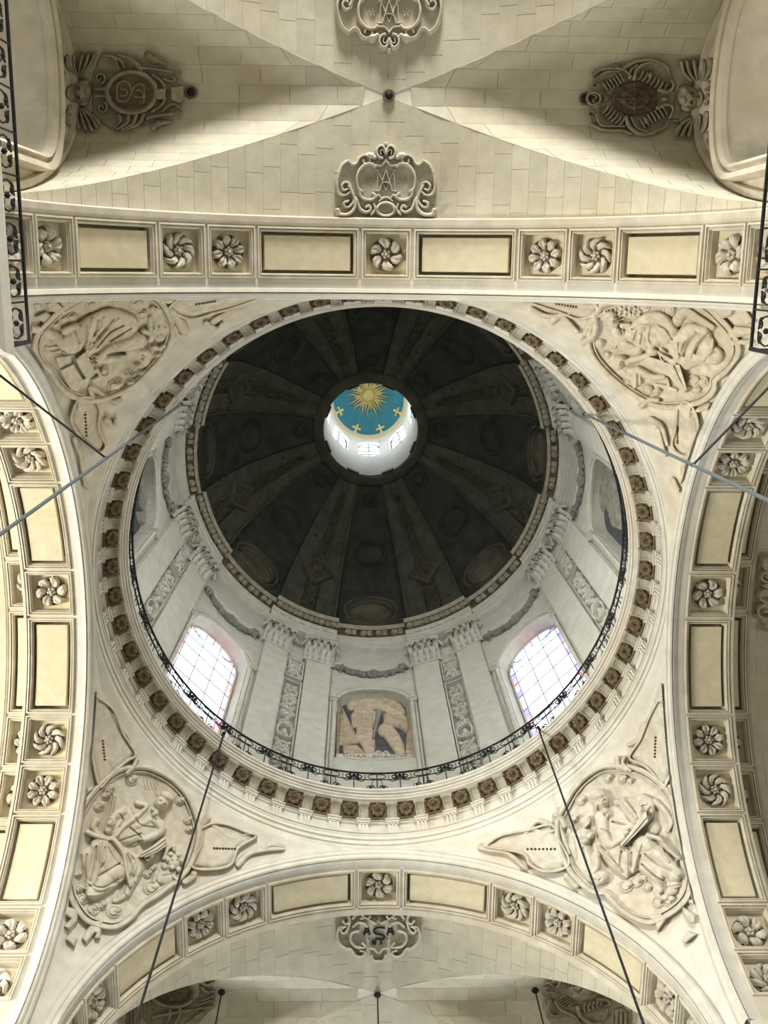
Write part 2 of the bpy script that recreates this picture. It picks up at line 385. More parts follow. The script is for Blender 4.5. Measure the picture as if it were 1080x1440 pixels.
def build_arch(k, name, R, d0, d1, c0, c1, face=True):
    rf = R + 0.15
    b = MB(); edges = [-90]
    for a, e, q in ALLC: edges += [a, e]
    edges += [90]
    for i in range(len(edges) - 1):
        if i % 2 == 0: arch_patch(b, k, edges[i], edges[i + 1], d0, d1, R)
        else:
            arch_patch(b, k, edges[i], edges[i + 1], d0, c0, R); arch_patch(b, k, edges[i], edges[i + 1], c1, d1, R)
    sweep_arch(k, [(d0, R), (d0, R + (.2 if face else .9))], b=b); sweep_arch(k, [(d1, R), (d1 + 0.02, R + (.7 if k in 'LR' and face else .3))], b=b); sweep_arch(k, [(d0 + .05, R + .38), (d1 - .02, R + .38)], b=b)
    root = structure(b.build(name, 'limestone', smooth=False))
    if face:
        sweep_arch(k, [(6.50, R - .004), (6.34, R - .006), (6.33, R - .025), (6.26, R - .05), (6.255, R + .02), (6.235, R + .02), (6.23, R - .045), (6.19, R - .03), (6.175, R + .015), (6.17, R + .05), (6.14, R + .06), (6.12, R + .10), (6.12, R + .15), (6.15, R + .19), (6.16, R + .23)]).build('edge_moulding', 'limestone_pale', root, smooth=False)
    sweep_arch(k, [(c1 + .10, R - .004), (c1 + .11, R - .03), (c1 + .16, R - .045), (d1, R - .05), (d1 + .03, R + .02), (d1 + .03, R + .3)]).build('outer_moulding', 'limestone', root)
    for a, e, q in ALLC:
        f = MB(); rf = R + (.34 if q == 'p' else .17)
        arch_ring(f, k, (a, e), [(-.085, R + .002), (-.08, R - .045), (-.05, R - .05), (-.045, R + .02), (-.03, R + .02), (-.025, R - .03), (-.008, R - .03), (0, R + .03), (.012, R + .035), (.016, rf + .01)], c0, c1, R)
        f.build('coffer_frame', 'limestone', root)
        g = MB(); arch_patch(g, k, a - .1, e + .1, c0 - .01, c1 + .01, rf); g.build('coffer_back', 'ochre_panel', root)
        if q == 'p':
            g = MB(); m = .075; it = math.degrees(m / R); arch_ring(g, k, (a, e), [(m, rf + .02), (m, R + .045), (m + .01, R + .035)], c0, c1, R)
            arch_patch(g, k, a + it + .1, e - it - .1, c0 + m + .01, c1 - m - .01, R + .035); g.build('panel', 'ochre_panel', root)
    return root
for k in 'FTLR':
    far = 7.66 if k in 'FT' else 7.5
    build_arch(k, 'trim_arch_' + ARCHTXT[k], RA, 6.25, far, 6.6, 7.4)
for k in 'LR': build_arch(k, 'trim_inner_arch_' + ARCHTXT[k], RA + 0.62, 7.0, 8.15, 7.2, 8.0, face=False)

# ------------------------------------------------------------------ vaults: each stone its own piece
def stone_patch(P0, P1, P2, P3, c, th=0.03):          # corners on the vault, bevelled block towards the room
    Q = np.array([P0, P1, P2, P3]); ctr = Q.mean(0); N = np.cross(Q[2] - Q[0], Q[3] - Q[1]); N /= np.linalg.norm(N) + 1e-9
    if np.dot(N, c - ctr) < 0: N = -N
    ins = ctr + (Q - ctr) * (1 - 0.007 / max(0.05, np.linalg.norm(Q - ctr, axis=1).mean()))
    b = MB(); b.add(np.vstack([ins - N * th, ins + N * 0.012 * 0 + N * (-0.0), ]), [(4, 5, 6, 7), (0, 1, 5, 4), (1, 2, 6, 5), (2, 3, 7, 6), (3, 0, 4, 7)])
    return b
def joints(a, b, ln, off):
    xs = [a]; x = a + ln * off
    while x < b - 0.12:
        if x - xs[-1] > 0.15: xs.append(x)
        x += ln * random.uniform(0.8, 1.2)
    return xs + [b]
def bay(name, sgn, mats):
    yc = sgn * YC
    zc0 = ZV - RV
    bp = lambda t, y: np.array([RV * math.sin(t), y, zc0 + RV * math.cos(t)])
    cp = lambda x, q: np.array([x, yc + LB / 2 * math.sin(q), zc0 + RV * math.cos(q)])
    bigR = 1.002
    roots = []
    # two cells of the long barrel
    for side in (1, -1):
        b = MB(); A = np.linspace(-PI / 2, PI / 2, 61); P = np.zeros((2, 61, 3))
        for i, t in enumerate(A):
            y0 = yc + side * LB / 2 * abs(math.sin(t)); y1 = yc + side * (LB / 2 + 0.06)
            for j, y in enumerate((y0, y1)): P[j, i] = (RV * bigR * math.sin(t), y, zc0 + RV * bigR * math.cos(t))
        root = structure(b.grid(P).build('ceiling_%s_cell_%s' % (name, ('crossing' if side * sgn < 0 else 'far')), 'mortar', smooth=True)); roots.append(root)
        nc = 50; ts = np.linspace(-PI / 2 * .93, PI / 2 * .93, nc + 1)
        for i in range(nc):
            t0, t1 = ts[i], ts[i + 1]; g = lambda t: LB / 2 * abs(math.sin(t)); e = LB / 2 + 0.05
            lo0, lo1 = g(t0), g(t1); js = joints(min(lo0, lo1), e, 0.85, random.choice((.35, .7, .55, .9)))
            for a, c in zip(js[:-1], js[1:]):
                q = [max(a, lo0), max(c, lo0), max(c, lo1), max(a, lo1)]
                if (q[1] - q[0]) + (q[2] - q[3]) < 0.06: continue
                stone_patch(bp(t0, yc + side * q[0]), bp(t0, yc + side * q[1]), bp(t1, yc + side * q[2]), bp(t1, yc + side * q[3]), np.array([0, yc, zc0])).build('stone', 'vault_stone', root)
    for side in (1, -1):
        qs = np.linspace(-PI / 2, PI / 2, 61); P = np.zeros((2, 61, 3))
        for i, q in enumerate(qs):
            for j, x in enumerate((RV * abs(math.sin(q)), RV + 0.1)): P[j, i] = (side * x, yc + LB / 2 * 1.01 * math.sin(q), zc0 + RV * bigR * math.cos(q))
        root = structure(MB().grid(P).build('ceiling_%s_cell_%s' % (name, 'east' if side > 0 else 'west'), 'mortar', smooth=True)); roots.append(root)
        fine = np.linspace(-PI / 2 * .96, PI / 2 * .96, 800); L = np.concatenate([[0], np.cumsum(np.hypot(LB / 2 * np.cos(fine[1:]), RV * np.sin(fine[1:])) * np.diff(fine))])
        nc = int(L[-1] / 0.34); ts = np.interp(np.linspace(0, L[-1], nc + 1), L, fine)
        for i in range(nc):
            t0, t1 = ts[i], ts[i + 1]; lo0, lo1 = RV * abs(math.sin(t0)), RV * abs(math.sin(t1)); e = RV + 0.06
            js = joints(min(lo0, lo1), e, 0.95, random.choice((.35, .7, .55, .9)))
            for a, c in zip(js[:-1], js[1:]):
                q = [max(a, lo0), max(c, lo0), max(c, lo1), max(a, lo1)]
                if (q[1] - q[0]) + (q[2] - q[3]) < 0.06: continue
                stone_patch(cp(side * q[0], t0), cp(side * q[1], t0), cp(side * q[2], t1), cp(side * q[3], t1), np.array([side * 4, yc, zc0])).build('stone', 'vault_stone', root)
        # lunette wall with its window recess
        zo, zcn, hw = -1.50, -2.45, 1.40
        op = [(-hw, -7.5), (-hw, -4.5), (-hw, -3.0), (-hw, zcn)] + [(hw * math.sin(a), zcn + (zo - zcn) * math.cos(a) ** 0.8) for a in np.linspace(-PI / 2, PI / 2, 25)[1:-1]] + [(hw, zcn), (hw, -3.0), (hw, -4.5), (hw, -7.5)]
        m = len(op); X = side * (RV + 0.02)
        out = [(LB / 2 * math.sin(q), zc0 + RV * math.cos(q)) for q in np.linspace(-PI / 2, PI / 2, m)]; out = [(a, (z if z > zc0 + .05 else -7.5)) for a, z in out]
        P = np.array([[(X, yc + a, z) for a, z in op], [(X, yc + a, z) for a, z in out]])
        w = structure(MB().grid(P).build('wall_%s_lunette_%s' % (name, 'east' if side > 0 else 'west'), 'limestone', smooth=False))
        P = np.array([[(X + side * dx, yc + a * (1 - .06 * dx), z - .05 * dx) for a, z in op] for dx in (0, 0.5, 1.0, 1.6)])
        MB().grid(P).build('window_reveal', 'limestone', w, smooth=False)
        prof = [(-.02, -.0), (0, .10), (.06, .17), (.10, .08), (.14, .08), (.16, .18), (.26, .22), (.31, .08), (.33, 0)]   # outward offset, proud
        C = np.array(op); Tn = np.gradient(C, axis=0); Tn /= np.linalg.norm(Tn, axis=1)[:, None]; Nn = np.stack([-Tn[:, 1], Tn[:, 0]], 1)
        P = np.array([[(X - side * pr_, yc + C[i, 0] + Nn[i, 0] * o_, C[i, 1] + Nn[i, 1] * o_) for i in range(m)] for o_, pr_ in prof])
        MB().grid(P).build('window_moulding', 'limestone', w)
        prof = [(0.02, 0.0), (0.02, .10), (.05, .12), (.16, .12), (.17, 0)]
        EA = np.linspace(-PI / 2 * .9, PI / 2 * .9, 60); P = np.array([[(X - side * pr_, yc + (LB / 2 - o_) * math.sin(q), zc0 + (RV - o_) * math.cos(q)) for q in EA] for o_, pr_ in prof])
        MB().grid(P).build('wall_rib', 'limestone', w)
        P = np.array([[(X + side * 1.6, yc + a * .9, z) for a in (-hw, hw)] for z in (-7.5, -1.4)])
        win = MB().grid(P).build('window_pane', 'nave_glass', w)
        MB().box((X + side * .75, yc, -7.6), (1.7, 3.6, .2)).build('sill', 'limestone', w)
    return roots
bay('nave', -1, None); bay('choir', 1, None)
# longer barrels beyond, closing the arms from above
for nm, sgn in (('nave', -1), ('choir', 1)):
    A = np.linspace(-PI / 2, PI / 2, 49); y0, y1 = YC + LB / 2, 24
    P = np.array([[(RV * math.sin(t), sgn * y, ZV - RV + RV * math.cos(t)) for t in A] for y in (y0, y1)])
    r0 = MB().grid(P)
    for q in (0, 1): r0.grid(np.array([[((RV - o) * math.sin(t), sgn * (y0 + y), ZV - RV + (RV - o) * math.cos(t)) for t in A] for o, y in ((0, 0), (.2, .05), (.2, 1.3), (0, 1.35))]))
    structure(r0.build('ceiling_%s_far' % nm, 'limestone', smooth=False))
for nm, sgn in (('west', -1), ('east', 1)):
    Rt = 6.62; zt = ZS; x0 = 8.1; A = np.linspace(-PI / 2, PI / 2, 49)
    P = np.array([[(sgn * x, Rt * 1.002 * math.sin(t), zt + Rt * 1.002 * math.cos(t)) for t in A] for x in (x0, 15)])
    root = structure(MB().grid(P).build('ceiling_transept_' + nm, 'mortar', smooth=True))
    ts = np.linspace(-PI / 2 * .8, PI / 2 * .8, 41)
    for i in range(40):
        for a, c in zip(*(lambda j: (j[:-1], j[1:]))(joints(x0, 12.0, 1.0, random.choice((.3, .6, .9))))):
            bp = lambda t, x: np.array([sgn * x, Rt * math.sin(t), zt + Rt * math.cos(t)])
            stone_patch(bp(ts[i], a), bp(ts[i], c), bp(ts[i + 1], c), bp(ts[i + 1], a), np.array([sgn * 10, 0, zt])).build('stone', 'vault_stone', root)

# ------------------------------------------------------------------ entablature ring under the drum
ent = [(6.56, .45), (6.39, .57), (6.37, .58), (6.37, .68), (6.35, .69), (6.40, .695), (6.40, .72), (6.345, .725), (6.34, .84), (6.32, .85), (6.38, .855), (6.38, .885), (6.31, .89), (6.305, .99), (6.275, 1.01), (6.275, 1.05), (6.33, 1.055), (6.33, 1.08), (6.26, 1.085), (6.26, 1.12), (6.42, 1.125), (6.42, 1.70), (6.37, 1.71), (6.37, 1.76), (6.42, 1.77), (6.42, 1.80), (6.35, 1.82), (6.35, 1.84)]
cor = [(6.35, 1.84), (6.33, 1.90), (6.13, 2.17), (6.10, 2.18), (6.09, 2.25), (6.13, 2.255), (6.13, 2.28), (6.05, 2.285), (6.045, 2.33), (6.00, 2.35), (5.99, 2.39), (6.04, 2.395), (6.04, 2.42), (5.96, 2.425), (5.945, 2.47), (5.905, 2.48), (5.90, 2.56), (6.05, 2.565), (7.3, 2.57)]
ring = structure(MB().lathe(ent, 224).build('trim_crossing_entablature', 'limestone_pale'))
MB().lathe(cor, 224).build('cornice', 'limestone_pale', ring)
def petal(length, width, lift, tip, lobes=0, nu=7, nv=5, skew=0.0, r0=0.0, hollow=0.25, b=None, ang=0.0):
    """one curling leaf, rooted at r0 on the disc and growing outward; local z = out of the stone"""
    P = np.zeros((nu, nv, 3))
    for i in range(nu):
        u = i / (nu - 1); w = width * min(1, .42 + u * 1.0) * (1 if u < .75 else math.sqrt(max(.04, 1 - ((u - .75) / .26) ** 2)))
        if lobes: w *= 1 + 0.13 * math.cos(u * lobes * 2 * PI)
        h = lift * math.sin(PI * min(1, .12 + u * .62)) if u < .7 else lift * math.sin(PI * .554) + (tip - lift) * ((u - .7) / .3) ** 1.5
        for j in range(nv):
            v = (j / (nv - 1) - .5) * 2; r = r0 + length * u; a = ang + skew * u * u + v * w / max(r, .05) * .5
            P[i, j] = (r * math.sin(a), r * math.cos(a), h * (1 - hollow * max(0, 1 - abs(v) * 1.6) * (1 if u < .8 else .4)) - 0.55 * lift * abs(v) ** 3)
    return (b or MB()).grid(P)
def thick(b, t=0.012): return b
def rosette_meshes():
    out = {}
    # swirling acanthus / broad heart petals / scalloped double ring
    out['swirl'] = dict(petal=petal(.225, .165, .17, .09, lobes=3, skew=0.75, r0=.115, nu=11, nv=7).mesh('petal_swirl', True), n=8, inner=petal(.085, .065, .12, .10, r0=.01, nu=5).mesh('petal_inner', True), ni=6)
    out['heart'] = dict(petal=petal(.22, .165, .17, .06, lobes=2, r0=.115, nu=11, nv=7, hollow=.5).mesh('petal_heart', True), n=8, inner=petal(.085, .068, .13, .09, r0=.01, nu=5, skew=.4).mesh('petal_inner', True), ni=6)
    out['scallop'] = dict(petal=petal(.22, .215, .17, .08, lobes=4, r0=.115, nu=11, nv=7, skew=-.3, hollow=.4).mesh('petal_scallop', True), n=6, inner=petal(.085, .08, .12, .08, r0=.01, nu=5).mesh('petal_inner', True), ni=5)
    return out
ROS = rosette_meshes(); BUD = MB().ball((0, 0, .10), .035, 8, 5).mesh('bud', True)
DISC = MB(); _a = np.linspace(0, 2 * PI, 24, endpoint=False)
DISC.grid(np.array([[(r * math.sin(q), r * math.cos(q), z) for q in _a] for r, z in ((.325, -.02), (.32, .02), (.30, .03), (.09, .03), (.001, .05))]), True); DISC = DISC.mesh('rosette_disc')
def make_rosette(M, kind, label, m='carved', spin=0.0):
    R_ = ROS[kind]; root = thing('stone_rosette', M, label, 'rosette', 'coffer rosettes of the crossing arches')
    put('backing_disc', DISC, 'carved_brown', root, M)  # dark disc paints in the shade between the petals
    for i in range(R_['n']): put('petal', R_['petal'], m, root, M @ Matrix.Rotation(spin + 2 * PI * i / R_['n'], 4, 'Z'))
    for i in range(R_['ni']): put('inner_petal', R_['inner'], m, root, M @ Matrix.Rotation(.3 + 2 * PI * i / R_['ni'], 4, 'Z'))
    put('bud', BUD, m, root, M)
    return root
def arch_matrix(k, t, d, r):
    p = Vector(arch_pt(k, t, d, r)); n = Vector(arch_pt(k, t, d, r - 1)) - p; e = Vector(arch_pt(k, t, d + 1, r)) - p; x = e.cross(n); x.normalize()
    return frame_matrix(p, x, e, n)     # local y runs along the arch depth, z out of the stone
ARCHNAME = {'F': 'ASA cartouche arch', 'T': 'MA cartouche arch', 'L': 'lion side arch', 'R': 'ox side arch'}
SIDE = {'F': ('lion', 'ox'), 'T': ('book', 'angel'), 'L': ('book', 'lion'), 'R': ('angel', 'ox')}
STYLE = {'swirl': 'swirling leaf', 'heart': 'heart petal', 'scallop': 'scalloped leaf'}
PATT = {0: 'scallop', 1: 'swirl', 2: 'heart', 3: 'scallop', 4: 'swirl'}
for k in 'FTLR':
    for s_ in (-1, 0, 1):
        for idx, t in ((0, 0), (1, 30.6), (2, 40.7), (3, 69.4), (4, 79.5)):
            if (s_ == 0) != (idx == 0): continue
            kind = PATT[idx]
            if k in 'TR' and idx in (1, 2): kind = PATT[3 - idx]
            side = SIDE[k][1 if s_ > 0 else 0]
            where = 'at the crown of the ' if idx == 0 else ('in the %s pair, %s coffer, towards %s medallion, ' % (('upper', 'upper', 'lower', 'lower')[idx - 1], ('higher', 'lower', 'higher', 'lower')[idx - 1], side))
            make_rosette(arch_matrix(k, rad(s_ * t), 7.0, RA + .165), kind, STYLE[kind] + ' rosette ' + where + ARCHNAME[k], spin=.2 * idx, m='carved' if k in 'FT' else 'carved_warm')
for k in 'LR':
    for s_ in (-1, 0, 1):
        for idx, t in ((0, 0), (1, 30.6), (2, 40.7)):
            if (s_ == 0) != (idx == 0): continue
            side = SIDE[k][1 if s_ > 0 else 0]; where = 'at the crown' if idx == 0 else '%s coffer towards %s medallion' % (('higher', 'lower')[idx - 1], side)
            make_rosette(arch_matrix(k, rad(s_ * t), 7.6, RA + .62 + .165), PATT[(idx + 1) % 3], 'half hidden rosette on the recessed band behind %s, %s' % (ARCHNAME[k], where), m='carved_warm')

# modillions, dark rosettes and fluted triglyph blocks of the ring (parts of the entablature)
u1, v1 = np.array([6.36, 1.80]), np.array([6.12, 2.20])
def modillion_mesh():
    b = MB(); w = .115      # local: x tangential, y outward, z up, origin at (6.3, 1.9)
    prof = [(.06, -.14), (-.02, -.19), (-.08, -.18), (-.11, -.11), (-.15, -.02), (-.21, .04), (-.28, .06), (-.32, .12), (-.31, .19), (-.25, .23), (-.19, .28), (.06, .05)]
    n = len(prof); P = np.array([[(x, y, z) for y, z in prof] for x in (-w, -w * .8, -w * .6, -w * .2, w * .2, w * .6, w * .8, w)])
    for i in (2, 3, 4, 5): P[i, :-2, 2] += .025; P[i, :-2, 1] += .02
    b.grid(P); b.add(P[0], [tuple(range(n))]); b.add(P[-1], [tuple(range(n))])
    b.tube([(-.14, -.285, .125), (.14, -.285, .125)], .05, 8); b.tube([(-.13, -.03, -.155), (.13, -.03, -.155)], .045, 8)
    b.box((0, -.14, .20), (.30, .34, .04))
    return b.mesh('modillion', False)
def triglyph_mesh():
    b = MB(); w, h = .27, .56
    b.box((0, 0.02, .28), (w, .10, h)); b.box((0, -.03, .52), (w + .05, .12, .07)); b.box((0, -.045, .585), (w + .08, .16, .05))
    for i in range(3): b.box(((i - 1) * .085, -.045, .235), (.045, .04, .44))
    for i in range(4): b.box(((i - 1.5) * .085, -.055, .46), (.05, .035, .04))
    return b.mesh('triglyph')
def ringrose_mesh():
    b = MB()
    for i in range(8): petal(.13, .13, .10, .04, r0=.05, nu=5, nv=4, ang=2 * PI * i / 8, hollow=.4, b=b)
    for i in range(6): petal(.07, .06, .12, .10, r0=.005, nu=4, nv=3, ang=2 * PI * i / 6 + .2, b=b)
    b.ball((0, 0, .11), .03, 6, 4)
    return b.mesh('soffit_rosette', True)
def caisson_mesh():
    b = MB(); w, h, t = .215, .20, .06
    for x, y, sx, sy in ((-w, 0, .04, h * 2), (w, 0, .04, h * 2), (0, -h, w * 2, .04), (0, h, w * 2, .04)): b.box((x, y, t / 2), (sx, sy, t))
    b.box((0, 0, .005), (w * 2, h * 2, .04)); return b.mesh('caisson')
MOD, TRI, RRO, CAI = modillion_mesh(), triglyph_mesh(), ringrose_mesh(), caisson_mesh()
for i in range(56):
    th = i * 360 / 56
    M = polar(th, 6.24, 2.03)
    sl = M @ Matrix.Rotation(math.atan2(.27, .20) + PI , 4, 'X')
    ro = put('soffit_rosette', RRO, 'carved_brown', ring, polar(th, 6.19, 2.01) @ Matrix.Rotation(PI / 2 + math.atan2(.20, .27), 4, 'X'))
    put('caisson', CAI, 'carved_brown', ring, polar(th, 6.235, 2.04) @ Matrix.Rotation(PI / 2 + math.atan2(.20, .27), 4, 'X'))  # brown of rosette and caisson carries the shade under the cornice
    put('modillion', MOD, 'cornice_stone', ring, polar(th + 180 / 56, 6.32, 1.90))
    put('triglyph', TRI, 'limestone_pale', ring, polar(th + 180 / 56, 6.37, 1.13))

# ------------------------------------------------------------------ drum wall with openings
RD = 6.95; SP, CRN, HWD = 10.0, 11.25, 9.6       # springing, crown, half width (deg) of every opening; bottom at 4.6
def opening(hw, zb, sp, cr, n=16):
    return [(-hw, zb), (-hw, (zb + sp) / 2), (-hw, sp)] + [(hw * math.sin(a), sp + (cr - sp) * math.cos(a)) for a in np.linspace(-PI / 2, PI / 2, n + 1)[1:-1]] + [(hw, sp), (hw, (zb + sp) / 2), (hw, zb)]
def cyl_pt(th, r, z): return (r * math.sin(rad(th)), r * math.cos(rad(th)), z)
drum = MB()
for i in range(8):
    c = i * 45; zb = 6.15 if i % 2 == 0 else 4.6; op = opening(HWD, zb, SP, CRN); n = len(op)
    drum.grid(np.array([[cyl_pt(c + a, RD, z) for a in np.linspace(-22.5, -HWD, 4)] for z in (2.56, zb, 7.3, SP, 15.6)]))
    drum.grid(np.array([[cyl_pt(c + a, RD, z) for a in np.linspace(HWD, 22.5, 4)] for z in (2.56, zb, 7.3, SP, 15.6)]))
    drum.grid(np.array([[cyl_pt(c + a, RD, z) for a in np.linspace(-HWD, HWD, 5)] for z in (2.56, zb)]))
    arc = op[2:-2]; drum.grid(np.array([[cyl_pt(c + a, RD, z) for a, z in arc], [cyl_pt(c + a, RD, 15.6) for a, z in arc]]))
    drum.grid(np.array([[cyl_pt(c + a * (1 - (r - RD) * .1), r, z) for a, z in op] for r in (RD, RD + .22, RD + .56)]))
    drum.grid(np.array([[cyl_pt(c + a, r, zb) for a in (-HWD, 0, HWD)] for r in (RD, RD + .45)]))
drum = structure(drum.build('wall_drum', 'drum_stone'))
def opening_trim(c, parent, m):
    op = np.array(opening(HWD, 4.2, SP, CRN, 20)); k = 180 / PI / RD; n = len(op); C = np.stack([op[:, 0] / k, op[:, 1]], 1)
    Tn = np.gradient(C, axis=0); Tn /= np.linalg.norm(Tn, axis=1)[:, None]; Nn = np.stack([-Tn[:, 1], Tn[:, 0]], 1)
    prof = [(-.03, -.05), (-.03, .03), (.03, .06), (.05, .03), (.10, .03), (.12, .08), (.19, .10), (.21, .04), (.215, 0)]
    P = np.array([[cyl_pt(c + (C[i, 0] + Nn[i, 0] * o) * k, RD - p, C[i, 1] + Nn[i, 1] * o) for i in range(2, n - 2)] for o, p in prof])
    MB().grid(P).build('arch_moulding', m, parent)
    for s_ in (-1, 1):
        b = MB(); MI = polar(c + s_ * math.degrees(1.26 / RD), RD - .05, SP)      # set square to the curved wall
        col = MB(); col.tube([(0, 0, -6), (0, 0, -.1)], .07, 8); col.tube([(s_ * .12, .03, -6), (s_ * .12, .03, -.1)], .05, 8)
        put('colonnette', col.mesh('colonnette', True), m, parent, MI)
        b.box((s_ * .05, .0, -.05), (.29, .22, .06)); b.box((s_ * .05, -.01, .0), (.34, .27, .07)); b.box((s_ * .05, .01, -.12), (.25, .18, .09))
        put('impost', b.mesh('impost'), m, parent, MI)
for i in range(8): opening_trim(i * 45, drum, 'drum_stone')
# gallery plinth behind the railing
MB().lathe([(6.95, 2.57), (6.78, 2.58), (6.78, 3.3), (6.72, 3.32), (6.72, 3.45), (6.95, 3.5)], 160).build('plinth', 'drum_stone', drum)

# ------------------------------------------------------------------ stained glass windows
def glass_window(c, n, palette):
    root = thing('stained_glass_window', polar(c, RD + .42, 4.6), palette['label'], 'window', 'stained glass windows of the drum')
    W = 1.13; zb, zt = 4.75, 11.2; R0 = RD + .42; S = SP
    def inside_arch(x, z):
        return z <= S or (x / W) ** 2 + ((z - S) / (zt - S)) ** 2 <= 1
    xs = [-W, -.93, -.31, .31, .93, W]; zs = [zb, 5.45, 6.4, 7.35, 8.3, 9.25, S, 10.55, zt]
    def clip(x, z):
        if z <= S: return x, z
        q = math.hypot(x / W, (z - S) / (zt - S))
        return (x, z) if q <= 1 else (x / q, S + (z - S) / q)
    lead = MB()
    for i in range(5):
        for j in range(8):
            edge = i in (0, 4); top = j >= 6
            sub = 2 if edge else 1
            for q in range(sub):
                z0 = zs[j] + (zs[j + 1] - zs[j]) * q / sub; z1 = zs[j] + (zs[j + 1] - zs[j]) * (q + 1) / sub
                pts = [clip(x, z) for x, z in ((xs[i], z0), ((xs[i] + xs[i + 1]) / 2, z0), (xs[i + 1], z0), (xs[i + 1], z1), ((xs[i] + xs[i + 1]) / 2, z1), (xs[i], z1))]
                A = 0.5 * abs(sum(pts[a][0] * pts[(a + 1) % 6][1] - pts[(a + 1) % 6][0] * pts[a][1] for a in range(6)))
                if A < .01: continue
                cx = sum(p[0] for p in pts) / 6; cz = sum(p[1] for p in pts) / 6; g = .985
                V = [(cx + (x - cx) * g, yy, cz + (z - cz) * g) for yy in (0, .02) for x, z in pts]
                if edge:
                    xi0 = xs[i]; m = palette['edge'][(j * 2 + q) % len(palette['edge'])]
                elif j == 7: m = palette['top'][i % len(palette['top'])]
                else: m = palette.get('clear', 'glass_white')
                b = MB().add([(x, y, z - 4.6) for x, y, z in V], [(0, 1, 2, 3, 4, 5), (6, 7, 8, 9, 10, 11)] + [(a, (a + 1) % 6, 6 + (a + 1) % 6, 6 + a) for a in range(6)])
                put('pane', b.mesh('pane'), m, root, polar(c, R0, 4.6))
    for x in xs[1:-1]:
        zt_ = S + (zt - S) * math.sqrt(1 - (x / W) ** 2); m = 'bar'
        put('glazing_bar', MB().tube([(x, -.02, zb - 4.6), (x, -.02, zt_ - 4.6)], .017, 5).mesh('bar'), 'bar_grey', root, polar(c, R0, 4.6))
    for z in zs[1:-1]:
        w = W if z <= S else W * math.sqrt(1 - ((z - S) / (zt - S)) ** 2)
        put('glazing_bar', MB().tube([(-w, -.02, z - 4.6), (w, -.02, z - 4.6)], .017, 5).mesh('bar'), 'bar_grey', root, polar(c, R0, 4.6))
    arc = [(.62 * math.cos(a), -.03, 10.02 - 4.6 + .55 * math.sin(a)) for a in np.linspace(0, PI, 15)]
    put('arched_strip', MB().tube(arc, .032, 6).mesh('arched_strip'), palette['arc'], root, polar(c, R0, 4.6))
    for a in (40, 90, 140):
        q = rad(a); p0 = (.62 * math.cos(q), -.02, 5.42 + .55 * math.sin(q)); p1 = (W * math.cos(q) * .99, -.02, 5.4 + 1.19 * math.sin(q))
        put('glazing_bar', MB().tube([p0, p1], .017, 5).mesh('bar'), 'bar_grey', root, polar(c, R0, 4.6))
    put('frame', MB().tube([(a / 57.3 * RD * .985, -.02, z - 4.6) for a, z in opening(HWD * .985, 4.7, SP, CRN, 24)], .035, 6).mesh('window_frame'), 'drum_stone', root, polar(c, R0, 4.6))
pink = dict(edge=['glass_pink', 'glass_amber', 'glass_pink', 'glass_red', 'glass_pink', 'glass_violet'], top=['glass_pink', 'glass_white', 'glass_pink'], arc='glass_sky', label='arched window with pink and red stained glass border above the lion medallion')
blue = dict(edge=['glass_violet', 'glass_pink', 'glass_blue', 'glass_violet', 'glass_red', 'glass_blue'], top=['glass_violet', 'glass_white', 'glass_pink'], arc='glass_sky', label='arched window with blue and violet stained glass border above the ox medallion')
glass_window(-45, 1, pink); glass_window(45, 2, blue)
glass_window(135, 3, dict(blue, clear='glass_boosted', label='arched stained glass window of the drum above the angel medallion')); glass_window(-135, 4, dict(pink, clear='glass_boosted', label='arched stained glass window of the drum above the book medallion'))

# ------------------------------------------------------------------ pilasters with leafy capitals
def cap_leaf(len_, w, out):
    P = np.zeros((7, 5, 3))
    for i in range(7):
        u = i / 6; ww = w * (1 - .25 * u) * (1 + .18 * math.cos(u * 6 * PI)) * (1 if u < .95 else .55)
        y = -out * (u ** 2.2) * 1.0; z = len_ * math.sin(min(u, .86) / .86 * PI / 2) - (len_ * .22 * max(0, u - .86) / .14)
        for j in range(5):
            v = (j - 2) / 2; P[i, j] = (v * ww / 2, y + .03 * v * v - .015 * (1 - abs(v)), z)
    return MB().grid(P)
LEAF1 = cap_leaf(.80, .19, .36).mesh('leaf', True); LEAF2 = cap_leaf(1.32, .19, .42).mesh('leaf', True)
def volute_mesh():
    b = MB(); P = []
    for q in np.linspace(0, 1, 26):
        a = q * 3.6 * PI; r = .17 * (1 - .8 * q); P.append((r * math.cos(a), -.02 * q, r * math.sin(a)))
    b.tube([(-.25, .1, -.6), (-.12, .05, -.25), (.02, .02, .05), (.12, 0, .12), (.17, 0, 0)] + P[1:], .045, 6); return b.mesh('volute', True)
VOL = volute_mesh()
PW = .87
def shaft_mesh():
    b = MB()
    for z0, z1, g in [(3.5, 12.5, 0)]: b.box((0, .06, (z0 + z1) / 2 - 2.57), (PW, .24, z1 - z0))
    b.box((0, .05, 12.52 - 2.57), (PW + .07, .28, .07)); b.box((0, .05, 12.60 - 2.57), (PW + .03, .26, .06))
    return b.mesh('shaft')
SHAFT = shaft_mesh()
BASE = MB().box((0, .04, .5), (PW + .16, .34, 1.0)).box((0, .04, 1.02), (PW + .12, .30, .10)).box((0, .04, .88), (PW + .2, .38, .08)).mesh('pilaster_base')
BELL = MB(); BELL.grid(np.array([[(-x, y, z), (x, y, z), (x * 1.0, y + .25, z), (-x, y + .25, z)] for x, y, z in ((.42, -.04, 0), (.43, -.05, .8), (.47, -.09, 1.4), (.52, -.16, 1.75))]), True); BELL = BELL.mesh('bell')
ABAC = MB().box((0, .02, 1.86), (1.18, .44, .13)).box((0, 0, 1.96), (1.26, .50, .09)).box((0, -.22, 1.88), (.18, .12, .18)).mesh('abacus')
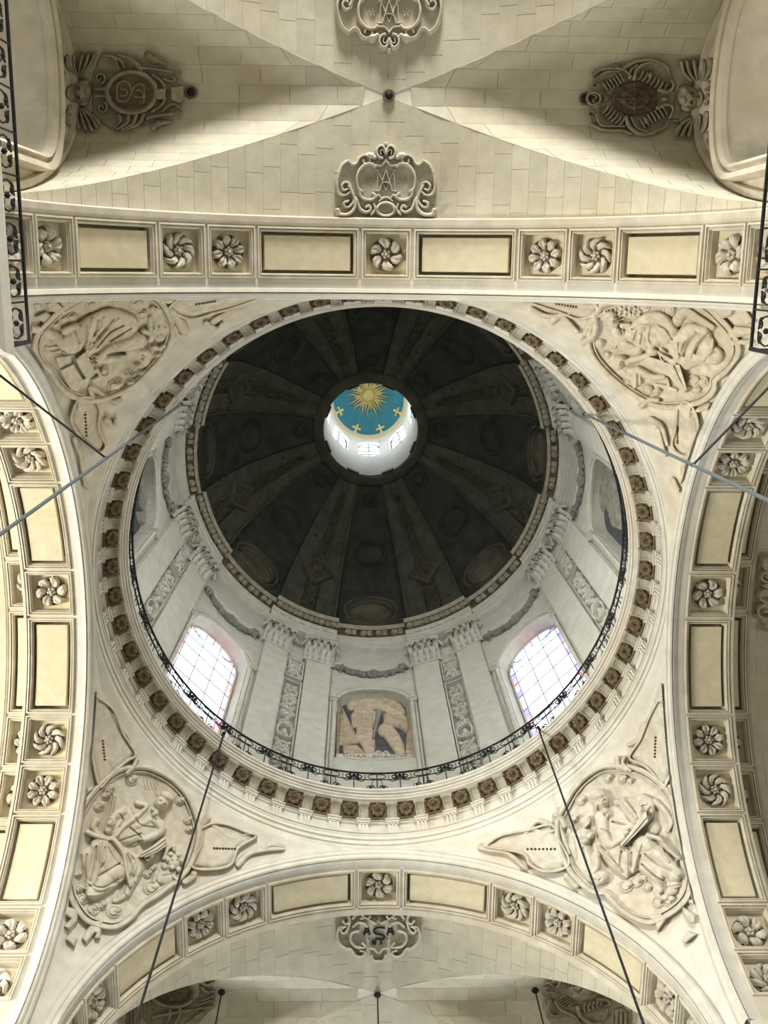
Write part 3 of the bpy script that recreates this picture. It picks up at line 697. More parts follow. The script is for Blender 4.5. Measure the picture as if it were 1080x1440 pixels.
for i in range(8):
    for s_ in (-1, 1):
        th = i * 45 + s_ * 15.9; M = polar(th, 6.80, 2.57)
        BN = ['king niche', 'blue-violet window', 'ox side niche', 'angel side window', 'nave side niche', 'book side window', 'lion side niche', 'pink-red window']; bay_ = '%s on the side of %s' % (BN[i], BN[(i + s_) % 8])
        root = thing('pilaster', M, 'pale leaf-capped pilaster flanking ' + bay_, 'pilaster', 'pilasters of the drum')
        put('shaft', SHAFT, 'drum_stone', root, M); put('pilaster_base', BASE, 'drum_stone', root, M)
        MC = M @ T(0, 0, 12.62 - 2.57)
        cap = put('capital', BELL, 'carved_brown', root, MC); put('abacus', ABAC, 'drum_stone', root, MC)  # dark bell puts the shade behind the leaves into its colour
        for x in (-.34, -.115, .115, .34): put('leaf', LEAF1, 'drum_stone', cap, MC @ T(x, -.06, .02))
        for x in (-.46, -.23, 0, .23, .46): put('leaf', LEAF2, 'drum_stone', cap, MC @ T(x, -.03 if abs(x) < .4 else 0, .03))
        for sx in (-1, 1): put('volute', VOL, 'drum_stone', cap, MC @ T(sx * .46, -.20, 1.58) @ Matrix.Scale(-sx, 4, (1, 0, 0)))
        for sx in (-1, 1): put('volute', VOL, 'drum_stone', cap, MC @ T(sx * .15, -.16, 1.60) @ Matrix.Scale(.7 * sx, 4, (1, 0, 0)))

# carved strips between the paired pilasters
def strip_surf(U, V):
    a = U / 6.90; P = np.stack([6.90 * np.sin(a), 6.90 * np.cos(a), V], -1); N = np.stack([-np.sin(a), -np.cos(a), 0 * a], -1); return P, N
def strip_prims():
    random.seed(3); A = []
    A += [('s', .13, 4.35, .13, 1.4, 200, 1, .035, .10), ('s', .15, 4.75, .12, 1.4, 120, -1, .035, .10), ('b', 0.07, 4.45, .08, .16, .10), ('t', [(0, 4.1), (.1, 4.2), (.2, 4.1)], .05, .09), ('t', [(.02, 4.9), (.12, 5.0), (.22, 4.93)], .045, .09)]
    A += [('b', .10, 5.30, .10, .07, .12), ('t', [(.0, 5.15), (.15, 5.2), (.22, 5.4), (.12, 5.48)], .04, .10), ('s', .14, 5.75, .13, 1.3, 90, 1, .04, .10), ('t', [(0, 5.5), (.1, 5.6), (.24, 5.55)], .045, .09), ('t', [(0, 6.05), (.14, 6.0), (.22, 6.12)], .05, .10)]
    A += [('t', [(.0, 6.33), (.17, 6.42), (.235, 6.75), (.17, 7.08), (0, 7.17)], .045, .13), ('b', .0, 6.75, .09, .17, .11), ('b', .09, 6.62, .05, .07, .08), ('t', [(0, 7.2), (.08, 7.4), (.2, 7.28)], .045, .10), ('t', [(0, 7.5), (.05, 7.62), (.0, 7.75)], .04, .1)]
    A += [('s', .14, 7.95, .14, 1.4, 270, -1, .04, .11), ('b', .08, 8.35, .10, .08, .11), ('b', .18, 8.5, .08, .07, .10), ('b', .05, 8.62, .08, .09, .12), ('s', .15, 8.85, .11, 1.3, 60, 1, .035, .10), ('t', [(0, 9.0), (.1, 9.15), (.22, 9.05)], .045, .10)]
    A += [('b', .06, 9.4, .07, .10, .10), ('t', [(0, 9.3), (.14, 9.35), (.2, 9.55)], .04, .10), ('t', [(0, 9.65), (.1, 9.8), (.22, 9.72)], .04, .09), ('s', .12, 10.0, .09, 1.2, 180, 1, .03, .09)]
    B = [('t', [(.0, 11.0), (.1, 11.15), (.23, 11.05)], .045, .09), ('t', [(-.15, 11.25), (.1, 11.5), (.2, 11.9)], .05, .10), ('s', .13, 11.55, .10, 1.3, 0, 1, .035, .10), ('b', .04, 11.8, .08, .10, .10), ('t', [(0, 12.05), (.15, 12.0), (.22, 12.15)], .045, .09)]
    return A, B
PA, PB = strip_prims()
for i in range(8):
    pass
st = Relief(-.30, 3.6, .30, 12.5, .011, strip_surf)
def strip_part(name, m, prims, sym=0.0):
    H = st.height(prims, sym); on = H > 0
    o = st.carve(name, m, None, prims, sym); me = o.data; loc = o.location.copy(); bpy.data.objects.remove(o); return me, loc
SM1 = strip_part('foliage_lower', 'drum_stone', PA); SM2 = strip_part('foliage_upper', 'drum_stone', PB)
SF = MB()
for x in (-.30, .30): SF.box((x, -.02, 7.1 - 2.57), (.045, .07, 7.05)); SF.box((x, -.02, 11.6 - 2.57), (.045, .07, 1.4))
for z in (3.6, 10.5, 10.85, 12.3): SF.box((0, -.02, z - 2.57), (.6, .07, .06))
SF = SF.mesh('strip_frame'); SB = MB().box((0, .03, 7.98 - 2.57), (.735, .06, 8.94)).mesh('strip_panel')
NB = ['king niche and blue-violet window', 'blue-violet window and ox side niche', 'ox side niche and angel side window', 'angel side window and nave side niche', 'nave side niche and book side window', 'book side window and lion side niche', 'lion side niche and pink-red window', 'pink-red window and king niche']
for i in range(8):
    th = 22.5 + 45 * i; M = polar(th, 6.90, 2.57)
    root = thing('carved_strip', M, 'upright grey stone strip of carved foliage between ' + NB[i], 'relief', 'foliage strips of the drum')
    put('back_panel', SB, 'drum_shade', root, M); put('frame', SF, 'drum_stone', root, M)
    R_ = Matrix.Rotation(-rad(th), 4, 'Z')
    for nm, (me, loc) in (('foliage', SM1), ('foliage', SM2)): put(nm, me, 'drum_stone', root, R_ @ T(*loc))

# festoons above the openings
def fest_mesh():
    b = MB(); rnd = random.Random(4)
    for q in np.linspace(-1, 1, 41):
        x = q * 1.25; z = 0.55 * q * q - .1 * abs(q) ; th = .10 + .07 * (1 - abs(q))
        for _ in range(2): b.ball((x + rnd.uniform(-.03, .03), rnd.uniform(-.12, -.02), z + rnd.uniform(-.07, .07)), th * rnd.uniform(.55, .9), 6, 4)
    b.tube([(q * 1.15, -.06, .2 + .42 * q * q) for q in np.linspace(-1, 1, 17)], .05, 6)
    for sx in (-1, 1):
        for _ in range(7): b.ball((sx * 1.15 + rnd.uniform(-.14, .14), rnd.uniform(-.15, -.04), .40 + rnd.uniform(-.14, .2)), rnd.uniform(.07, .12), 6, 4)
        b.tube([(sx * 1.2, -.08, .5), (sx * 1.1, -.1, .2), (sx * 1.2, -.08, -.05)], .05, 6, .02)
    V = np.concatenate(b.v); a = V[:, 0] * .965 / RD; r = RD + V[:, 1]          # wrapped round the drum so that it lies on the wall all along
    b.v = [np.stack([r * np.sin(a), r * np.cos(a) - RD, V[:, 2]], 1)]
    return b.mesh('festoon', True)
FES = fest_mesh()
OPN = ['the king niche', 'the blue-violet window', 'the niche by the ox side', 'the angel side window', 'the nave side niche', 'the book side window', 'the niche by the lion side', 'the pink-red window']
for i in range(8):
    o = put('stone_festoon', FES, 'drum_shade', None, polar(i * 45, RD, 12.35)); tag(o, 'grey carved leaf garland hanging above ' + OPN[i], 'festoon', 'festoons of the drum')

# ------------------------------------------------------------------ drum entablature and studded cornice
dent = structure(MB().lathe([(6.95, 13.2), (6.90, 13.25), (6.90, 14.55), (6.95, 14.6)], 160).build('trim_drum_entablature', 'drum_stone'))
def prof_ent(o):
    return [[(7.0 - o * .2, 14.62), (6.80 - o, 14.64), (6.80 - o, 14.80), (6.76 - o, 14.82), (6.76 - o, 15.0), (6.72 - o, 15.02), (6.70 - o, 15.08), (6.82 - o, 15.10), (6.82 - o, 15.38), (6.78 - o, 15.42), (6.77 - o, 15.50), (6.74 - o, 15.52), (6.73 - o, 15.66)], [(6.73 - o, 15.66), (6.72 - o, 15.74), (6.45 - o, 15.74), (6.45 - o, 15.64), (6.42 - o, 15.63)], [(6.42 - o, 15.63), (6.40 - o, 15.66), (6.40 - o, 15.76), (6.36 - o, 15.80), (6.34 - o, 15.86), (6.95, 15.9)]]
STUD = MB(); _p = [(.0, -.10), (.045, -.095), (.06, -.05), (.055, -.035), (.10, -.05), (.115, -.02), (.11, .03)]
STUD.grid(np.array([[(r * math.cos(q), r * math.sin(q), z) for q in np.linspace(0, 2 * PI, 12, endpoint=False)] for r, z in _p]), True); STUD = STUD.mesh('stud', True)
DENT = MB().box((0, 0, 0), (.16, .20, .09)).mesh('dentil')
for i in range(8):
    c = i * 45
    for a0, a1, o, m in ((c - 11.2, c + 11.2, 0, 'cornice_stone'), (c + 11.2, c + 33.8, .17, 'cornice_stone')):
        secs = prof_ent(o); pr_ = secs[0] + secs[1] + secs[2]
        for sec, nm, mm in ((secs[0], 'entablature_run', 'drum_stone'), (secs[1], 'stud_channel', 'carved_brown'), (secs[2], 'cornice_run', m)):  # channel coloured dark to stand for shade between the studs
            b = MB().lathe(sec, 24, a0, a1)
            if o and nm == 'cornice_run': b.caps(pr_, a0); b.caps(pr_, a1)
            b.build(nm, mm, dent)
    for a, o in ((-7.6, 0), (-2.5, 0), (2.5, 0), (7.6, 0), (13.0, .17), (16.8, .17), (20.6, .17), (24.4, .17), (28.2, .17), (32.0, .17)):
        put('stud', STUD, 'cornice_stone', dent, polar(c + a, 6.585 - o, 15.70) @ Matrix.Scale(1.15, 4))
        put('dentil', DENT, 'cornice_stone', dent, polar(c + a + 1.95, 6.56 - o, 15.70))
    # leafy frieze over each pair of pilasters
def fr_surf(U, V):
    a = U / 6.65; P = np.stack([6.65 * np.sin(a), 6.65 * np.cos(a), V], -1); N = np.stack([-np.sin(a), -np.cos(a), 0 * a], -1); return P, N
fr = Relief(-1.3, 15.05, 1.3, 15.42, .014, fr_surf)
q = []
for i in range(9): q += [('s', -1.15 + i * .287, 15.24, .12, 1.3, 40 * i, 1 if i % 2 else -1, .035, .07), ('b', -1.01 + i * .287, 15.2 + .08 * (i % 2), .06, .05, .08)]
o = fr.carve('frieze_foliage', 'cornice_stone', None, q); FRM = (o.data, o.location.copy()); bpy.data.objects.remove(o)
for i in range(8): put('frieze_foliage', FRM[0], 'cornice_stone', dent, Matrix.Rotation(-rad(22.5 + 45 * i), 4, 'Z') @ T(*FRM[1]))

# ------------------------------------------------------------------ dome
DZ0, DR, DH = 15.9, 6.62, 7.95
SMAX = math.acos(2.5 / DR)
def dome_pt(th, s, off=0.0):
    r = (DR) * math.cos(s); z = DZ0 + DH * math.sin(s); nr, nz = DH * math.cos(s), DR * math.sin(s); l = math.hypot(nr, nz)
    r -= off * nr / l; z -= off * nz / l
    return (r * math.sin(rad(th)), r * math.cos(rad(th)), z)
def dome_surf(U, V):       # U angle deg, V s in degrees
    th = np.radians(U); s = np.radians(V); r = DR * np.cos(s); z = DZ0 + DH * np.sin(s); nr, nz = DH * np.cos(s), DR * np.sin(s); l = np.hypot(nr, nz)
    P = np.stack([r * np.sin(th), r * np.cos(th), z], -1); N = -np.stack([nr / l * np.sin(th), nr / l * np.cos(th), nz / l], -1); return P, N
ss = np.linspace(0, SMAX, 28)
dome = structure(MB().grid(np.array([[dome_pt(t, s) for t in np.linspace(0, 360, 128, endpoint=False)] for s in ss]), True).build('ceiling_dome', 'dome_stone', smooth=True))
def ring_on_dome(th, s0, rx, prof, n=40):       # circular moulding lying on the dome
    b = MB(); rows = []
    c = np.array(dome_pt(th, s0)); up = np.array(dome_pt(th, s0 + .01)) - c; up /= np.linalg.norm(up); tx = np.array([math.cos(rad(th)), -math.sin(rad(th)), 0]); nn = np.cross(tx, up)
    if np.dot(nn, -c * np.array([1, 1, 0]) + np.array([0, 0, -1])) < 0: nn = -nn
    arc_s = 1 / math.hypot(DR * math.sin(s0), DH * math.cos(s0))
    for o, h in prof:
        row = []
        for a in np.linspace(0, 2 * PI, n, endpoint=False):
            r = rx + o; s = s0 + r * math.sin(a) * arc_s; rr = DR * math.cos(s); s = max(.01, min(SMAX - .005, s))
            row.append(dome_pt(th + math.degrees(r * math.cos(a) / max(rr, 1)), s, h))
        rows.append(row)
    return b.grid(np.array(rows), True)
PRF = [(-.17, .0), (-.16, .08), (-.08, .17), (-.04, .05), (.02, .04), (.05, .17), (.13, .19), (.18, 0)]
sx_ = lambda fr_: SMAX * fr_
for i in range(8):
    c = i * 45
    for fr_, rr, kind in ((.175, .98, 'L'), (.60, .62, 'M'), (.925, .26, 'S')):
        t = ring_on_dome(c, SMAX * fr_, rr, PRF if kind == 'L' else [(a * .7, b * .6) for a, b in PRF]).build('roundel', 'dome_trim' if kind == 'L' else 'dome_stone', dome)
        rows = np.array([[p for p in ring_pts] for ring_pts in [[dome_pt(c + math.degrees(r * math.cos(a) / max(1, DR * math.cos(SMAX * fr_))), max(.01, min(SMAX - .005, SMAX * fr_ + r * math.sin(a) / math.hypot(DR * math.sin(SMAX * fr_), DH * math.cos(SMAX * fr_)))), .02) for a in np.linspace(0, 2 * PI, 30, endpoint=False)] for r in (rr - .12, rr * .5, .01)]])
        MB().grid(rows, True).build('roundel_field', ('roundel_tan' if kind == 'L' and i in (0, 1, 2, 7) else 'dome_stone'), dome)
    # rib
    th0, th1 = c + 12.2, c + 32.8; rows = []
    for t, off in ((th0, -.05), (th0, .26), (th0 + .8, .26), (th0 + .9, .17), (th0 + 1.6, .17), (th0 + 1.7, .13), (th0 + 6.7, .13), (th0 + 6.8, .18), (th0 + 7.4, .18), (th0 + 7.5, .05), (th1 - 7.5, .05), (th1 - 7.4, .18), (th1 - 6.8, .18), (th1 - 6.7, .13), (th1 - 1.7, .13), (th1 - 1.6, .17), (th1 - .9, .17), (th1 - .8, .26), (th1, .26), (th1, -.05)): rows.append([dome_pt(t, s, off) for s in ss])
    rib = MB().grid(np.array(rows)).build('rib', 'dome_trim', dome)
# diamond, foliage, little roundels on each rib: built once at angle 0 and turned
dr = Relief(-11, 1, 11, 66, .16, dome_surf)
def dome_part(name, m, prims, lift):
    o = dr.carve(name, m, None, prims, None, lift); me = o.data; l = o.location.copy(); bpy.data.objects.remove(o); return me, l
rnd = random.Random(8); fol = []
for v in np.arange(3.0, 20.5, .9):
    for u in (-1.9, -.7, .6, 1.8): fol.append(('b', u + rnd.uniform(-.4, .4), v + rnd.uniform(-.3, .3), .75, .62, rnd.uniform(0, 90), rnd.uniform(.05, .11)))
for v in np.arange(34.5, 62.5, .95):
    w = 2.1
    for u in (-w * .6, 0, w * .6): fol.append(('b', u + rnd.uniform(-.3, .3), v + rnd.uniform(-.3, .3), .85, .62, rnd.uniform(0, 90), rnd.uniform(.05, .10)))
DM_F = dome_part('rib_foliage', 'dome_relief', fol, .06)
dia = [(0, 20.2), (7.0, 27.0), (0, 35.2), (-7.0, 27.0)]; dia2 = [(0, 22.0), (5.4, 27.1), (0, 33.2), (-5.4, 27.1)]
DM_D = dome_part('diamond_panel', 'dome_trim', [('p', dia, .14, .6)], .17)
DM_D2 = dome_part('diamond_field', 'dome_relief', [('p', dia2, .03, .3)] + [('s', -1.2, 29.6, 1.6, 1.0, 200, 1, .55, .10), ('s', 1.2, 25.6, 1.6, 1.0, 20, 1, .55, .10), ('t', [(-2.2, 27.6), (0, 27.8), (2.2, 27.2)], .5, .10)] + [('b', rnd.uniform(-2.5, 2.5), rnd.uniform(24.5, 30.5), .6, .5, .09) for _ in range(10)], .30)
for i in range(8):
    R_ = Matrix.Rotation(-rad(22.5 + 45 * i), 4, 'Z')
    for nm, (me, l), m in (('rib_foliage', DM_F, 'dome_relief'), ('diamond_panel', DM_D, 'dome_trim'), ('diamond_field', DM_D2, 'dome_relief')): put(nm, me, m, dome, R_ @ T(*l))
    for u in (-6.1, 6.1):
        for v, rr in ((10, .10), (42, .10), (53, .08)):
            p = dome_pt(22.5 + 45 * i + u, rad(v), .13); b = MB(); b.ball(p, rr, 10, 5, (1, 1, .5)); b.build('boss', 'dome_relief', dome, smooth=True)

# ------------------------------------------------------------------ oculus ring and lantern
oc = [(2.62, 23.34), (2.54, 23.22), (2.46, 23.05), (2.40, 22.98), (2.20, 22.90), (2.10, 22.82), (2.03, 22.82), (2.02, 22.92), (2.04, 23.3)]
lan = structure(MB().lathe(oc, 72).build('trim_oculus', 'dome_trim', smooth=True))
lw = MB(); LR_ = 2.04
for i in range(8):
    c = i * 45; op = opening(15.0, 28.1, 31.2, 32.3, 10); n = len(op)
    lw.grid(np.array([[cyl_pt(c + a, LR_, z) for a in (-22.5, -19, -15)] for z in (22.9, 28.1, 31.2, 33.0)])); lw.grid(np.array([[cyl_pt(c + a, LR_, z) for a in (15, 19, 22.5)] for z in (22.9, 28.1, 31.2, 33.0)]))
    lw.grid(np.array([[cyl_pt(c + a, LR_, z) for a in np.linspace(-15, 15, 7)] for z in (22.9, 28.1)])); arc = op[2:-2]
    lw.grid(np.array([[cyl_pt(c + a, LR_, z) for a, z in arc], [cyl_pt(c + a, LR_, 33.0) for a, z in arc]]))
    lw.grid(np.array([[cyl_pt(c + a, r, z) for a, z in op] for r in (LR_, LR_ + .18)]))
lw = structure(lw.build('wall_lantern', 'lantern_plaster'))
MB().lathe([(2.04, 32.55), (1.97, 32.6), (1.97, 32.75), (2.0, 32.8), (1.93, 33.0), (1.88, 33.3), (1.86, 33.5), (1.90, 33.7), (2.06, 33.9)], 64).build('lantern_cornice', 'lantern_cream', lw, smooth=True)
LB_ = MB().box((0, 0, 0), (.52, .10, .34)).mesh('rim_block_dark'); LB2 = MB().box((0, -.03, 0), (.42, .10, .22)).mesh('rim_block')
for i in range(8):
    M = polar(22.5 + 45 * i, 1.99, 23.15); b_ = put('rim_block', LB_, 'dark_gap', lw, M); put('rim_block_face', LB2, 'limestone_pale', b_, M)
    c = 45 * i; root = thing('lantern_window', polar(c, LR_ + .15, 28.1), 'small bright arched lantern window with pale bars above the oculus', 'window', 'windows of the lantern')
    g = .54; panes = [(-g, -.01, 0.03, .95), (.01, g, 0.03, .95), (-g, -.01, 1.0, 1.95), (.01, g, 1.0, 1.95), (-g, -.01, 2.0, 3.05), (.01, g, 2.0, 3.05)]
    for x0, x1, z0, z1 in panes: put('pane', MB().box(((x0 + x1) / 2, 0, (z0 + z1) / 2), (x1 - x0, .02, z1 - z0)).mesh('pane'), 'lantern_glass', root, polar(c, LR_ + .16, 28.1))
    put('pane', MB().add([(-.54, 0, 3.08), (.54, 0, 3.08), (.46, 0, 3.7), (.2, 0, 4.12), (-.2, 0, 4.12), (-.46, 0, 3.7)], [(0, 1, 2, 3, 4, 5)]).mesh('pane'), 'lantern_glass', root, polar(c, LR_ + .16, 28.1))
    bb = MB().box((0, -.04, 2.05), (.035, .03, 4.1))
    for z in (1.0, 2.0, 3.06): bb.box((0, -.04, z), (1.06, .03, .03))
    put('glazing_bar', bb.mesh('bars'), 'cable_grey', root, polar(c, LR_ + .16, 28.1))
    cr = MB().box((0, 0, .20), (.08, .06, .44)).box((0, 0, .27), (.36, .06, .08)).ball((0, 0, .46), .07, 8, 5).ball((-.19, 0, .27), .065, 8, 5).ball((.19, 0, .27), .065, 8, 5).box((0, 0, -.01), (.20, .07, .07))
    o = put('gold_cross', cr.mesh('gold_cross'), 'gold', None, polar(22.5 + c, 1.85, 33.50) @ Matrix.Rotation(rad(48), 4, 'X')); tag(o, 'small gilded cross finial on the rim of the blue lantern dome', 'finial', 'gilded crosses of the lantern')   # footed on the rim, leaning inward
MB().grid(np.array([[(1.98 * math.cos(s) * math.sin(t) * (1 + .02 * math.cos(24 * t) * (1 if s < .05 else 0)), 1.98 * math.cos(s) * math.cos(t), 33.85 + 2.0 * math.sin(s)) for t in np.linspace(0, 2 * PI, 72, endpoint=False)] for s in np.linspace(0, PI / 2 * .995, 16)]), True).build('blue_cupola', 'sky_blue', lw, smooth=True)
sun = thing('gilded_sun', T(0, 0, 35.55 + ZC), 'gilded sunburst with wavy rays on the blue lantern dome', 'sun')
put('sun_disc', MB().ball((0, 0, 0), .36, 20, 8, (1, 1, .35)).mesh('sun_disc', True), 'gold', sun, T(0, 0, 35.55 + ZC))
for i in range(32):
    a = 2 * PI * i / 32; ln = 1.32 if i % 2 == 0 else 1.02; P = []
    for q in np.linspace(0, 1, 9):
        r = .3 + (ln - .3) * q; w = .075 * (1 - q) + .004; wob = .06 * math.sin(q * 7) * (1 if i % 4 == 0 else -.6 if i % 4 == 2 else 0)
        z = -0.02 - (2.0 - 2.0 * math.sqrt(max(0, 1 - (r / 1.98) ** 2))) + .20
        P.append([((r * math.sin(a) + (wob + s_ * w) * math.cos(a)), (r * math.cos(a) - (wob + s_ * w) * math.sin(a)), z + zz) for s_, zz in ((-1, .02), (0, -.05), (1, .02))])
    put('ray', MB().grid(np.array(P)).mesh('ray', True), 'gold', sun, T(0, 0, 35.55 + ZC))

# ------------------------------------------------------------------ iron railing on the ring cornice
RR = 6.04; z0 = 2.57
rail = thing('gallery_railing', T(0, 0, z0 + ZC), 'black wrought iron railing with scrolls running round the drum gallery', 'railing')
def hoop(r, z, t, m=168): A = np.linspace(0, 2 * PI, m, endpoint=False); return MB().grid(np.array([[((r + t * math.cos(q)) * math.sin(a), (r + t * math.cos(q)) * math.cos(a), z + t * math.sin(q)) for a in A] for q in np.linspace(0, 2 * PI, 7)]), True)
for z, t in ((1.05, .028), (.70, .015), (.10, .015)): put('rail', hoop(RR, z, t).mesh('rail', True), 'iron', rail, T(0, 0, z0 + ZC))
BAL = MB().tube([(0, 0, 0), (0, 0, 1.05)], .016, 5).mesh('baluster')
def spir(cx, cz, r, turns, a0, d, k=18): return [(cx + r * (1 - .75 * q) * math.cos(a0 + d * turns * 2 * PI * q), 0, cz + r * (1 - .75 * q) * math.sin(a0 + d * turns * 2 * PI * q)) for q in np.linspace(0, 1, k)]
SC1 = MB(); SC1.tube([(.23 * math.cos(a), 0, .87 + .13 * math.sin(a)) for a in np.linspace(0, 2 * PI, 21)], .012, 5)
for s_ in (-1, 1):
    SC1.tube([(s_ * x, y, z) for x, y, z in [(0, 0, .12), (.10, 0, .40)] + spir(.17, .28, .11, 1.2, 2.2, -1)], .012, 5); SC1.ball((s_ * .17, 0, .28), .045, 6, 4); SC1.tube([(0, 0, .12), (s_ * .14, 0, .45), (s_ * .10, 0, .68)], .011, 5)
SC1 = SC1.mesh('scroll_panel')
SC2 = MB()
for s_ in (-1, 1):
    SC2.tube([(s_ * x, y, z) for x, y, z in spir(.12, .86, .12, 1.3, 3.3, 1)], .016, 5); SC2.tube([(s_ * .02, 0, .70), (s_ * .2, 0, .60), (s_ * .30, 0, .72), (s_ * .28, 0, .95)], .012, 5)
    SC2.ball((s_ * .08, -.01, .80), .045, 6, 4); SC2.ball((s_ * .10, -.01, .93), .04, 6, 4)
SC2.ball((0, -.01, .88), .055, 6, 4); SC2 = SC2.mesh('leaf_scroll')
for i in range(64):
    th = i * 360 / 64
    put('baluster', BAL, 'iron', rail, polar(th, RR, z0)); put('scroll' if i % 2 else 'leaf_scroll', SC1 if i % 2 == 0 else SC2, 'iron', rail, polar(th, RR, z0))

# ------------------------------------------------------------------ painted niche figures of the drum
def cyl_fun(r): return lambda x, y, z: np.where((z > 2.6), x * x + y * y - r * r, -1.0)
def niche_panel(c, label, name='painted_niche'):
    root = thing(name, polar(c, RD + .42, 6.1), label, 'painting', 'painted niches of the drum')
    op = opening(HWD, 6.1, SP, CRN, 20); P = np.array([[cyl_pt(c + a * .97, RD + .42, z) for a, z in op], [cyl_pt(c + a * .97, RD + .42, 6.1) for a, z in op]])
    MB().grid(P).build('background', 'paint_blue', root)
    return root
n0 = niche_panel(0, 'painted armoured king in a cloak above a lettered name plate')
def rsurf(x0, y0, s, fun, z0, z1, **k): return ray_surface(fun, z0, z1, x0, y0, s, **k)
R_ = Relief(300, 500, 810, 1020, 2.2, rsurf(400, 840, 4.32, cyl_fun(RD + .41), 3, 15), hs=.75)
R_.carve('pillar', 'paint_tan', n0, [('p', [(318, 650), (352, 640), (342, 760), (330, 960), (312, 965)], .05, 10), ('p', [(738, 640), (765, 650), (795, 965), (735, 965), (745, 800)], .05, 10)])
fig = R_.carve('king_figure', 'paint_flesh', n0, [
    ('b', 520, 562, 40, 38, .10), ('p', [(385, 640), (430, 600), (520, 590), (610, 595), (690, 640), (745, 705), (725, 735), (630, 715), (565, 715), (545, 790), (410, 792), (402, 720), (425, 690)], .12, 26),
    ('p', [(440, 780), (530, 775), (552, 855), (550, 962), (492, 970), (470, 900), (432, 860)], .11, 24), ('p', [(570, 800), (650, 770), (700, 840), (728, 900), (735, 968), (682, 968), (650, 915), (610, 860)], .12, 26),
    ('b', 405, 640, 34, 44, .11), ('b', 490, 830, 42, 40, .14), ('b', 610, 810, 44, 40, .15),
    ('G', [(450, 610), (440, 700)], 8, .05), ('G', [(480, 650), (560, 640), (640, 660)], 7, .05), ('G', [(420, 690), (560, 690)], 7, .05)] + [('G', [(425 + i * 22, 722), (420 + i * 22, 775)], 7, .06) for i in range(7)] + [('G', [(470, 880), (540, 870)], 7, .05), ('G', [(640, 870), (690, 850)], 6, .04), ('H', 508, 560, 7, 5, .05), ('H', 532, 560, 7, 5, .05)])
R_.carve('cloak', 'paint_tan', n0, [('p', [(560, 600), (640, 610), (700, 650), (748, 705), (738, 728), (680, 700), (610, 670)], .16, 14), ('p', [(600, 715), (700, 720), (752, 735), (765, 800), (745, 830), (690, 790), (600, 770)], .14, 18), ('p', [(345, 655), (400, 770), (457, 882), (390, 895), (318, 902)], .10, 16), ('F', [(610, 620), (680, 660), (735, 715)], 8, .04), ('F', [(640, 730), (720, 760)], 8, .04), ('G', [(345, 700), (370, 890)], 8, .03), ('p', [(355, 905), (440, 900), (505, 965), (360, 970)], .09, 16)])
R_.carve('sword', 'paint_grey', n0, [('p', [(568, 690), (592, 695), (548, 880), (530, 872)], .17, 5), ('t', [(545, 700), (610, 712)], 8, .18)])
R_.carve('feet', 'carved', n0, [('t', [(545, 965), (570, 945), (600, 965)], 9, .10), ('t', [(600, 955), (620, 945), (640, 965)], 8, .09)])
npl = R_.carve('name_plate', 'limestone_pale', n0, [('p', [(308, 962), (797, 966), (798, 1008), (308, 1003)], .12, 5)])
def text_part(txt, size, M, m, parent, name='lettering', ext=.012, bend=0.0):
    cu = bpy.data.curves.new(name, 'FONT'); cu.body = txt; cu.size = size; cu.extrude = ext; cu.align_x = 'CENTER'; cu.align_y = 'CENTER'
    t = bpy.data.objects.new('tmp', cu); COL.objects.link(t); bpy.context.view_layer.update()
    me = bpy.data.meshes.new_from_object(t.evaluated_get(bpy.context.evaluated_depsgraph_get())); bpy.data.objects.remove(t)
    if bend:
        co = np.zeros(len(me.vertices) * 3, np.float32); me.vertices.foreach_get('co', co); co = co.reshape(-1, 3); r = bend - co[:, 2]; a = co[:, 0] / bend
        me.vertices.foreach_set('co', np.stack([r * np.sin(a), r * np.cos(a) - bend, co[:, 1]], 1).astype(np.float32).ravel()); me.update()
    return put(name, me, m, parent, M)
tp = R_.surf(np.array([[552.]]), np.array([[985.]]))[0][0, 0]
text_part('CHARLEMAGNE', .27, polar(0, 7.27, tp[2] - .02) @ T(.02, 0, 0), 'paint_grey', n0, bend=7.27)
n1 = niche_panel(90, 'dark painted niche with a robed pale figure, on the ox medallion side')
R1 = Relief(580, 560, 960, 1340, 4, rsurf(740, 560, 6.75, cyl_fun(RD + .41), 3, 15), hs=.8)
R1.carve('robed_figure', 'paint_grey', n1, [('b', 790, 690, 45, 60, .15), ('p', [(755, 720), (835, 740), (885, 900), (905, 1250), (830, 1230), (800, 1100), (760, 1000), (715, 1170), (670, 1180), (700, 950), (725, 800)], .13, 30), ('F', [(770, 780), (780, 950), (850, 1200)], 14, .06), ('F', [(740, 850), (720, 1100)], 14, .06), ('F', [(820, 800), (860, 1000)], 12, .06), ('G', [(800, 820), (820, 1100)], 12, .05)])
n2 = niche_panel(-90, 'dark painted niche with a draped figure, on the lion medallion side')
R2 = Relief(60, 460, 400, 1300, 4, rsurf(170, 560, 6.75, cyl_fun(RD + .41), 3, 15), hs=.8)
R2.carve('draped_figure', 'paint_grey', n2, [('p', [(230, 640), (280, 660), (300, 850), (270, 1000), (240, 1080), (200, 1060), (170, 1000), (190, 800)], .12, 30), ('p', [(145, 1080), (240, 1070), (255, 1110), (205, 1230), (160, 1170)], .14, 20), ('F', [(250, 680), (240, 850), (200, 1000)], 14, .06), ('F', [(270, 760), (260, 950)], 12, .06)])
niche_panel(180, 'dark painted niche hidden above the nave arch')

